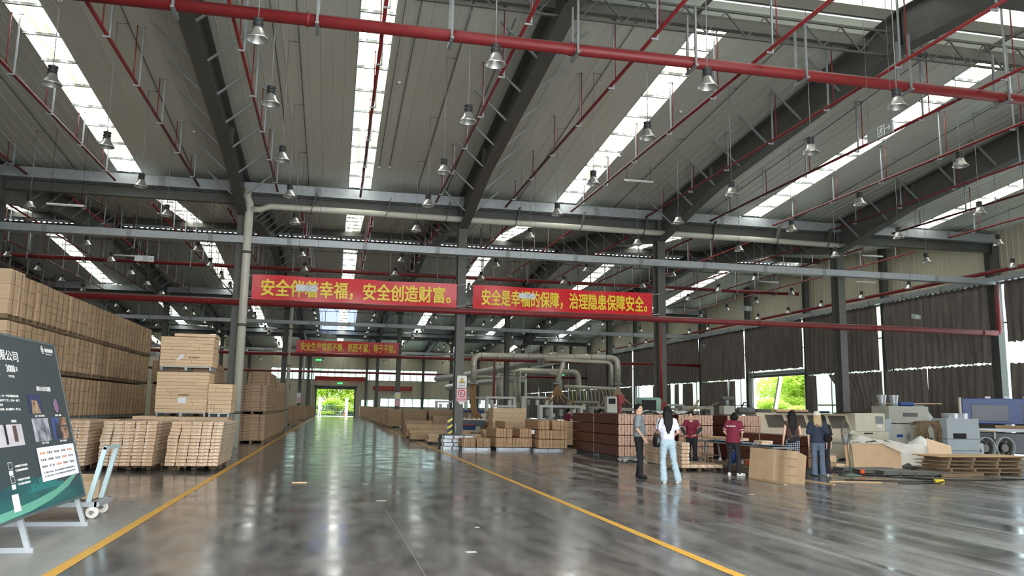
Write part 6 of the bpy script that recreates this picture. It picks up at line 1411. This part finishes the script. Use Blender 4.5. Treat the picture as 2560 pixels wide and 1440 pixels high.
    F_.ball(up(0,1.53)+[0,.01,.0], .075, .01, (1,1,.9), 'sub'); F_.folds(.0032, len(label)); F_.cut(2, hemz, 'hi')
    F_.build('shirt' if not c.get('name') else c['name'], m, t)
    if c.get('collar'):
        pts = [tuple(up(0,1.475)+np.array([.08*math.sin(a), -.078*math.cos(a)*1.05+.0, -.02*max(0,-math.cos(a))*0-(.03 if abs(a-PI) < .5 else 0)])) for a in [2*PI*i/16 for i in range(17)]]
        MB().tube(pts, .017, 8, cap=False).build('collar', c['collar'], t)
    if c.get('cuff'):
        for sd, s_ in (('L',-1),('R',1)):
            sh = shL if s_ < 0 else shR; e = np.array(arms[sd][0], float); q = sh+(e-sh)*(ln+.13); q2 = sh+(e-sh)*(ln+.2)
            MB().tube([tuple(q), tuple(q2)], .05+g, 14).build('cuff', c['cuff'], t)
    if c.get('sleeve_guard'):
        for sd in ('L','R'):
            e, w_, _ = [np.array(q, float) for q in arms[sd]]; MB().tube([tuple(e+(e-w_)*.25), tuple(e), tuple(e+(w_-e)*.5), tuple(e+(w_-e)*.92)], [.056,.058,.05,.034], 12).build('sleeve_guard', c['sleeve_guard'], t)
    # trousers
    c = P_['trousers']; F_ = Field((-.45,-.35,-.02), (.45,.45,1.16), h); wt = c.get('waist', 1.02); hw = c.get('hem_r', .06)
    F_.cap(pel+[-.05,0,-.01], pel+[.05,0,-.01], .128, .128, .03, (1.07,.88,1)); F_.cap(up(0,1.0), up(0,wt), .125*ww+.004, .12*ww+.004, .05, (1.08,.82,1))
    for sd, s_ in (('L',-1),('R',1)):
        kn, an, td = [np.array(q, float) for q in legs[sd]]; hipj = pel+[s_*hx,0,-.04]
        F_.cap(hipj, kn, .098, .066, .03); F_.cap(kn, an+[0,0,.0], .067, hw, .02)
        wr = random.Random(int(hw*1e3)+s_)
        for q in range(4): zc = kn+(an-kn)*(.15+.22*q)+[wr.uniform(-.03,.03),.03,0]; F_.ball(zc, hw*.7, .02)
    F_.folds(.0034, len(label)+3); F_.cut(2, .03, 'hi'); F_.cut(2, wt+.05, 'lo'); F_.build('trousers', c['m'], t)
    # shoes
    for sd, s_ in (('L',-1),('R',1)):
        kn, an, td = [np.array(q, float) for q in legs[sd]]; td = td/np.linalg.norm(td); td[2] = 0; z0 = an[2]-.08
        F_ = Field((an[0]-.25,an[1]-.25,z0-.02), (an[0]+.25,an[1]+.32,z0+.16), .008)
        F_.cap([an[0],an[1],z0+.045]-td*.03, [an[0],an[1],z0+.035]+td*.14, .045, .04, .02, (1,1,.9)); F_.cap([an[0],an[1],z0+.07], [an[0],an[1],z0+.05]+td*.06, .044, .034, .02); F_.cut(2, z0+.001, 'hi'); F_.build('shoe', P_['shoe'], t)
        mb = MB(); a = np.array([an[0],an[1],0])-td*.07; b = np.array([an[0],an[1],0])+td*.17; mb.bar(tuple(a+[0,0,z0+.009]), tuple(b+[0,0,z0+.009]), .078, .016); mb.build('sole', P_.get('sole', P_['shoe']), t)
    # hair
    hr = P_['hair']; F_ = Field(hd-[.22,.26,.78], hd+[.22,.26,.22], .0075)
    F_.ball(H(0,-.02,.036), .1, .01, (.93,1.07,1.06)); F_.cap(H(0,.115,-.13), H(0,.135,.01), .075, .066, .012, (1.05,1,1.1), 'sub'); F_.ball(H(0,.125,.042), .081, .01, (1.05,1,.95), 'sub')
    if hr not in ('long','blonde'): F_.ball(H(0,.02,-.14), .085, .012, (1.1,1.1,.9), 'sub'); F_.cap(H(0,-.07,-.02), H(0,-.065,-.06), .055, .045, .02)
    if hr == 'bob': F_.cap(H(-.03,-.05,-.03), H(.03,-.05,-.03), .085, .085, .02)
    if hr in ('long','blonde'):
        L_ = .40 if hr == 'long' else .16; wr = random.Random(len(label))
        for q in (-.07,-.045,-.02,.005,.03,.055,.078):
            a_ = np.array(H(q*.85,-.06,.02)); b_ = np.array(H(q,-.09,-.12)); c_ = b_+[q*.1,-.03,-L_*.55+abs(q)*(1.2 if hr == 'long' else .2)]; d_ = b_+[q*(-.25 if hr == 'long' else .4)+wr.uniform(-.012,.012),-.04,-L_+abs(q)*(2.2 if hr == 'long' else .3)+wr.uniform(-.05,.03)]
            F_.cap(a_, b_, .04, .036, .02); F_.cap(b_, c_, .036, .024, .02); F_.cap(c_, d_, .024, .009, .012)
        for s_ in (-1,1): F_.cap(H(s_*.07,.0,.05), H(s_*.085,-.02,-.10), .024, .024, .015)
    if hr == 'tied': F_.ball(H(0,-.115,.055), .042, .02)
    if hr == 'pony': F_.cap(H(0,-.11,.04), H(0,-.15,-.03), .03, .03, .02); F_.cap(H(0,-.15,-.03), H(0,-.14,-.16), .03, .014, .01)
    F_.build('hair', P_.get('hair_m', M_HAIR), t)
    P_['_H'] = H; P_['_hd'] = hd; P_['_up'] = up
    return t
M_BLKTR = mat('black_trousers', (30,31,36), .8, 0, .2, 10); M_JEANL = mat('light_blue_jeans', (172,194,206), .8, 0, .14, 9); M_JEAND = mat('dark_blue_jeans', (92,106,124), .8, 0, .16, 9)
M_MAROON = mat('maroon_polo', (118,28,52), .8, 0, .12, 8); M_GREYP = mat('grey_polo', (138,146,150), .8, 0, .1, 8); M_TEE = mat('white_lilac_tee', (222,222,238), .8, 0, .05, 8); M_NAVYT = mat('navy_tee', (38,48,68), .8, 0, .12, 8); M_BROWNT = mat('brown_sleeveless_top', (72,50,44), .8, 0, .15, 8)
STAND = {'L': ((-.10,.02,.49),(-.105,-.01,.085),(-.15,1,0)), 'R': ((.10,.02,.49),(.105,-.01,.085),(.15,1,0))}
# 1 man in grey polo, facing right (+x world) slightly towards the viewer
t = person((7.33, 19.05, 0), -PI/2-.45, 1.76, 'man in grey polo and black trousers talking with one open hand out', {
 'arms': {'L': ((-.26,.02,1.17),(-.20,.22,1.04),(.05,.9,-.1)), 'R': ((.25,-.02,1.16),(.24,.13,.96),(.15,.5,-.75))},
 'legs': {'L': ((-.09,.03,.49),(-.09,-.03,.085),(-.1,1,0)), 'R': ((.10,.03,.49),(.09,.03,.085),(.25,1,0))},
 'shirt': {'m': M_GREYP, 'sleeve': .66, 'hem': .98, 'collar': M_GREYP, 'g': .024}, 'trousers': {'m': M_BLKTR, 'hem_r': .062, 'waist': 1.04}, 'shoe': M_SHOEB, 'hair': 'short', 'belly': True, 'head_yaw': -.75, 'head_pitch': -.05, 'cell': .008})
MB().tube([(-.125,-.0,1.01),(-.09,.1,1.01),(0,.135,1.01),(.09,.1,1.01),(.125,0,1.01)], .012, 6).build('belt', M_DARK, t)
# 2 woman, white tee, back to viewer
P2 = {'fem': True, 'arms': {'L': ((-.25,-.0,1.17),(-.16,.17,1.06),(.4,.8,.1)), 'R': ((.25,-.0,1.17),(.16,.17,1.06),(-.4,.8,.1))},
 'legs': {'L': ((-.11,.03,.50),(-.10,-.02,.085),(-.15,1,0)), 'R': ((.15,.03,.50),(.235,-.01,.085),(.45,1,0))},
 'shirt': {'m': M_TEE, 'sleeve': .6, 'hem': 1.0, 'g': .018}, 'trousers': {'m': M_JEANL, 'hem_r': .085, 'waist': 1.03}, 'shoe': M_SHOEW, 'sole': M_SHOEW, 'hair': 'long', 'cell': .008}
t = person((7.52, 17.75, 0), .02-.35+.1, 1.70, 'woman with long black hair, white tee and light blue jeans, seen from behind', P2)
# shoulder bag of the woman: hangs on her, so it stays a thing of its own
b = thing('shoulder_bag', 'black bucket shoulder bag hanging at the left of the woman in the white tee', 'bag', (7.24, 17.72, .80))
mb = MB(); mb.lathe([(0,0),(.10,.0),(.125,.04),(.13,.15),(.10,.28),(.085,.29),(.08,.27)], n=18); mb.v = [(x*.62, y*1.0, z) for x, y, z in mb.v]; mb.build('bag_body', mat('black_leather', (24,24,24), .35), b)
MB().tube([(0,-.07,.28),(.03,-.03,.52),(.10,.0,.64),(.12,.02,.645),(.09,.05,.5),(.0,.07,.28)], .012, 6).build('strap', mat('black_leather', (24,24,24)), b)
MB().box(-.02,.02,-.135,-.125,.12,.2).build('clasp', M_STEEL, b)
# 3 woman packing at the table, facing the viewer
glv = mat('white_glove', (226,226,230), .8)
P3 = {'fem': True, 'arms': {'L': ((-.27,.06,1.20),(-.14,.24,1.02),(.5,.5,-.1)), 'R': ((.27,.05,1.19),(.16,.22,1.0),(-.3,.6,-.1))}, 'legs': STAND,
 'shirt': {'m': M_MAROON, 'sleeve': .5, 'hem': .93, 'collar': mat('collar_cream', (214,200,196), .7), 'cuff': mat('collar_cream', (214,200,196)), 'sleeve_guard': mat('dark_sleeve', (46,48,52), .8), 'g': .022}, 'trousers': {'m': M_BLKTR, 'hem_r': .075, 'waist': 1.0}, 'shoe': M_SHOEB, 'hair': 'tied', 'head_yaw': -.25, 'head_pitch': -.25, 'lean': (0,.04), 'cell': .0085}
t = person((10.33, 22.6, 0), PI-.5, 1.60, 'woman in maroon polo with dark sleeve guards packing at the table, facing the viewer', P3)
# 4 woman in maroon polo from behind with logo
P4 = {'fem': True, 'arms': {'L': ((-.25,.05,1.19),(-.17,.26,1.0),(.2,.9,-.2)), 'R': ((.25,.05,1.18),(.17,.26,1.0),(-.2,.9,-.2))},
 'legs': {'L': ((-.11,.05,.49),(-.12,.0,.085),(-.2,1,0)), 'R': ((.13,.04,.49),(.16,-.02,.085),(.75,.7,0))}, 'lean': (0,.12), 'head': (0,.05,-.05), 'head_pitch': -.5,
 'shirt': {'m': M_MAROON, 'sleeve': .62, 'hem': .90, 'collar': mat('collar_cream', (214,200,196)), 'cuff': mat('collar_cream', (214,200,196)), 'g': .026}, 'trousers': {'m': M_BLKTR, 'hem_r': .055, 'waist': 1.0}, 'shoe': M_SHOEW, 'hair': 'bob', 'cell': .0085}
t = person((10.16, 19.72, 0), -.75, 1.63, 'woman in maroon polo with white back lettering bending over the table', P4)
lettering('和邦盛世', 1, M_WHITE, t, (-.085,-.108,1.325), (PI/2-.22,0,0), .01, .2, .045, name='shirt_print', ex=.002)
MB().tube([(-.12,-.098,1.35),(-.12,-.104,1.345)], .026, 16).build('shirt_emblem', M_WHITE, t)
# 5 woman brown top checker trousers from behind
ck = bpy.data.materials.new('checked_trousers'); ck.use_nodes = True; n_ = ck.node_tree; bb = n_.nodes['Principled BSDF']; cc = n_.nodes.new('ShaderNodeTexChecker'); tt = n_.nodes.new('ShaderNodeTexCoord'); mp = n_.nodes.new('ShaderNodeMapping'); mp.inputs['Rotation'].default_value = (0,PI/4,0); mp.inputs['Scale'].default_value = (1,.0,1)
cc.inputs['Scale'].default_value = 26; cc.inputs['Color1'].default_value = lin((28,29,36))+(1,); cc.inputs['Color2'].default_value = lin((150,156,166))+(1,)
n_.links.new(tt.outputs['Object'], mp.inputs[0]); n_.links.new(mp.outputs[0], cc.inputs[0]); n_.links.new(cc.outputs[0], bb.inputs['Base Color']); bb.inputs['Roughness'].default_value = .8
P5 = {'fem': True, 'arms': {'L': ((-.22,-.02,1.13),(-.24,.04,.90),(.0,.2,-1)), 'R': ((.22,.02,1.14),(.17,.2,.99),(-.2,.9,-.1))}, 'legs': STAND,
 'shirt': {'m': M_BROWNT, 'sleeve': 0, 'hem': .98, 'g': .014, 'name': 'sleeveless_top'}, 'trousers': {'m': ck, 'hem_r': .09, 'waist': 1.02}, 'shoe': M_SHOEB, 'hair': 'long', 'cell': .0085}
t = person((11.52, 19.15, 0), -.35, 1.66, 'long-haired woman in brown sleeveless top and checked trousers behind the cardboard', P5)
mb = MB(); mb.tube([(-.15,-.13,.93),(-.05,-.17,.97),(.08,-.17,1.02),(.16,-.1,1.07)], [.03,.06,.06,.03], 10); o = mb.build('waist_jacket', mat('black_cloth', (30,30,32), .85), t)
MB().tube([(-.22,.02,.8),(-.24,0,.72),(-.22,0,.64)], [.03,.05,.035], 10).build('held_cap', mat('black_cloth', (30,30,32)), t)
# 6 blonde woman with cap, navy tee
P6 = {'fem': True, 'arms': {'L': ((-.24,-.02,1.13),(-.23,.05,.89),(.0,.25,-1)), 'R': ((.25,-.02,1.13),(.24,.07,.90),(.0,.2,-1))}, 'legs': {'L': ((-.10,.02,.49),(-.105,-.01,.085),(-.3,1,0)), 'R': ((.10,.02,.49),(.105,-.03,.085),(.1,1,0))},
 'shirt': {'m': M_NAVYT, 'sleeve': .72, 'hem': .92, 'g': .03}, 'trousers': {'m': M_JEAND, 'hem_r': .085, 'waist': 1.0}, 'shoe': M_SHOEB, 'hair': 'blonde', 'hair_m': mat('blonde_hair', (176,152,112), .6, 0, .25, 30, (6,6,1)), 'cell': .0085}
t = person((12.36, 19.35, 0), -.45, 1.64, 'blonde woman in cream cap, navy tee and blue jeans, seen from behind', P6)
hd = P6['_hd']; cp_ = Field(hd-[.16,.2,.1], hd+[.16,.24,.2], .008); cp_.ball(hd+[0,-.015,.05], .112, .01, (.95,1.05,1)); cp_.cut(2, hd[2]+.035, 'hi'); cp_.cap(hd+[-.03,.1,.045], hd+[.03,.1,.045], .06, .06, .02, (1,1.2,.2)); cp_.build('cap', mat('cream_cap', (214,204,184), .8), t)
for s_ in (-1,1): MB().tube([tuple(P6['_up'](s_*.07,1.47)), tuple(P6['_up'](s_*.165,1.482)+np.array([0,-.0,0])), (s_*.232,-.02,1.36), (s_*.265,-.02,1.24)], .009, 5).build('white_shoulder_stripe', M_WHITE, t)
b = thing('crossbody_bag', 'small round black bag on the right hip of the blonde woman', 'bag', (12.52, 19.13, .98)); MB().tube([(0,-.04,0),(0,.04,0)], .1, 18).build('bag_body', mat('black_leather', (24,24,24)), b); MB().tube([(0,0,.09),(-.14,.0,.22),(-.27,.08,.36)], .006, 5).build('strap', mat('black_leather', (24,24,24)), b)
# 7 mostly hidden woman behind the blonde one
P7 = {'fem': True, 'arms': {'L': ((-.22,-.02,1.13),(-.22,.05,.89),(.0,.25,-1)), 'R': ((.22,-.02,1.13),(.22,.07,.90),(.0,.2,-1))}, 'legs': STAND, 'shirt': {'m': mat('black_cloth', (30,30,32)), 'sleeve': .7, 'hem': .95}, 'trousers': {'m': M_BLKTR, 'hem_r': .085}, 'shoe': M_SHOEW, 'hair': 'long', 'cell': .011}
person((12.78, 19.75, 0), -.6, 1.56, 'dark-haired woman in black standing hidden behind the blonde woman', P7)
# 8, 9 workers farther back
P8 = dict(P3); P8.update({'cell': .012, 'trousers': {'m': M_JEAND, 'hem_r': .06}, 'shirt': {'m': M_MAROON, 'sleeve': .5, 'hem': .93, 'g': .02}, 'hair': 'pony', 'lean': (0,.1)})
person((11.05, 38.3, 0), -1.2, 1.66, 'distant worker in maroon top and grey trousers leaning over panels', P8)
P9 = dict(P8); P9.update({'legs': STAND, 'trousers': {'m': M_BLKTR, 'hem_r': .06}})
person((11.1, 33.6, 0), -1.0, 1.66, 'distant worker in maroon top turned right behind the standing panels', P9)
P10 = dict(P8); P10.update({'shirt': {'m': mat('pale_grey_shirt', (176,178,182), .8), 'sleeve': .7, 'hem': .95}, 'hair': 'short', 'trousers': {'m': M_BLKTR, 'hem_r': .06}})
person((24.6, 24.9, 0), -.9, 1.70, 'worker in pale grey shirt at the right edge beside the blue machine', P10)
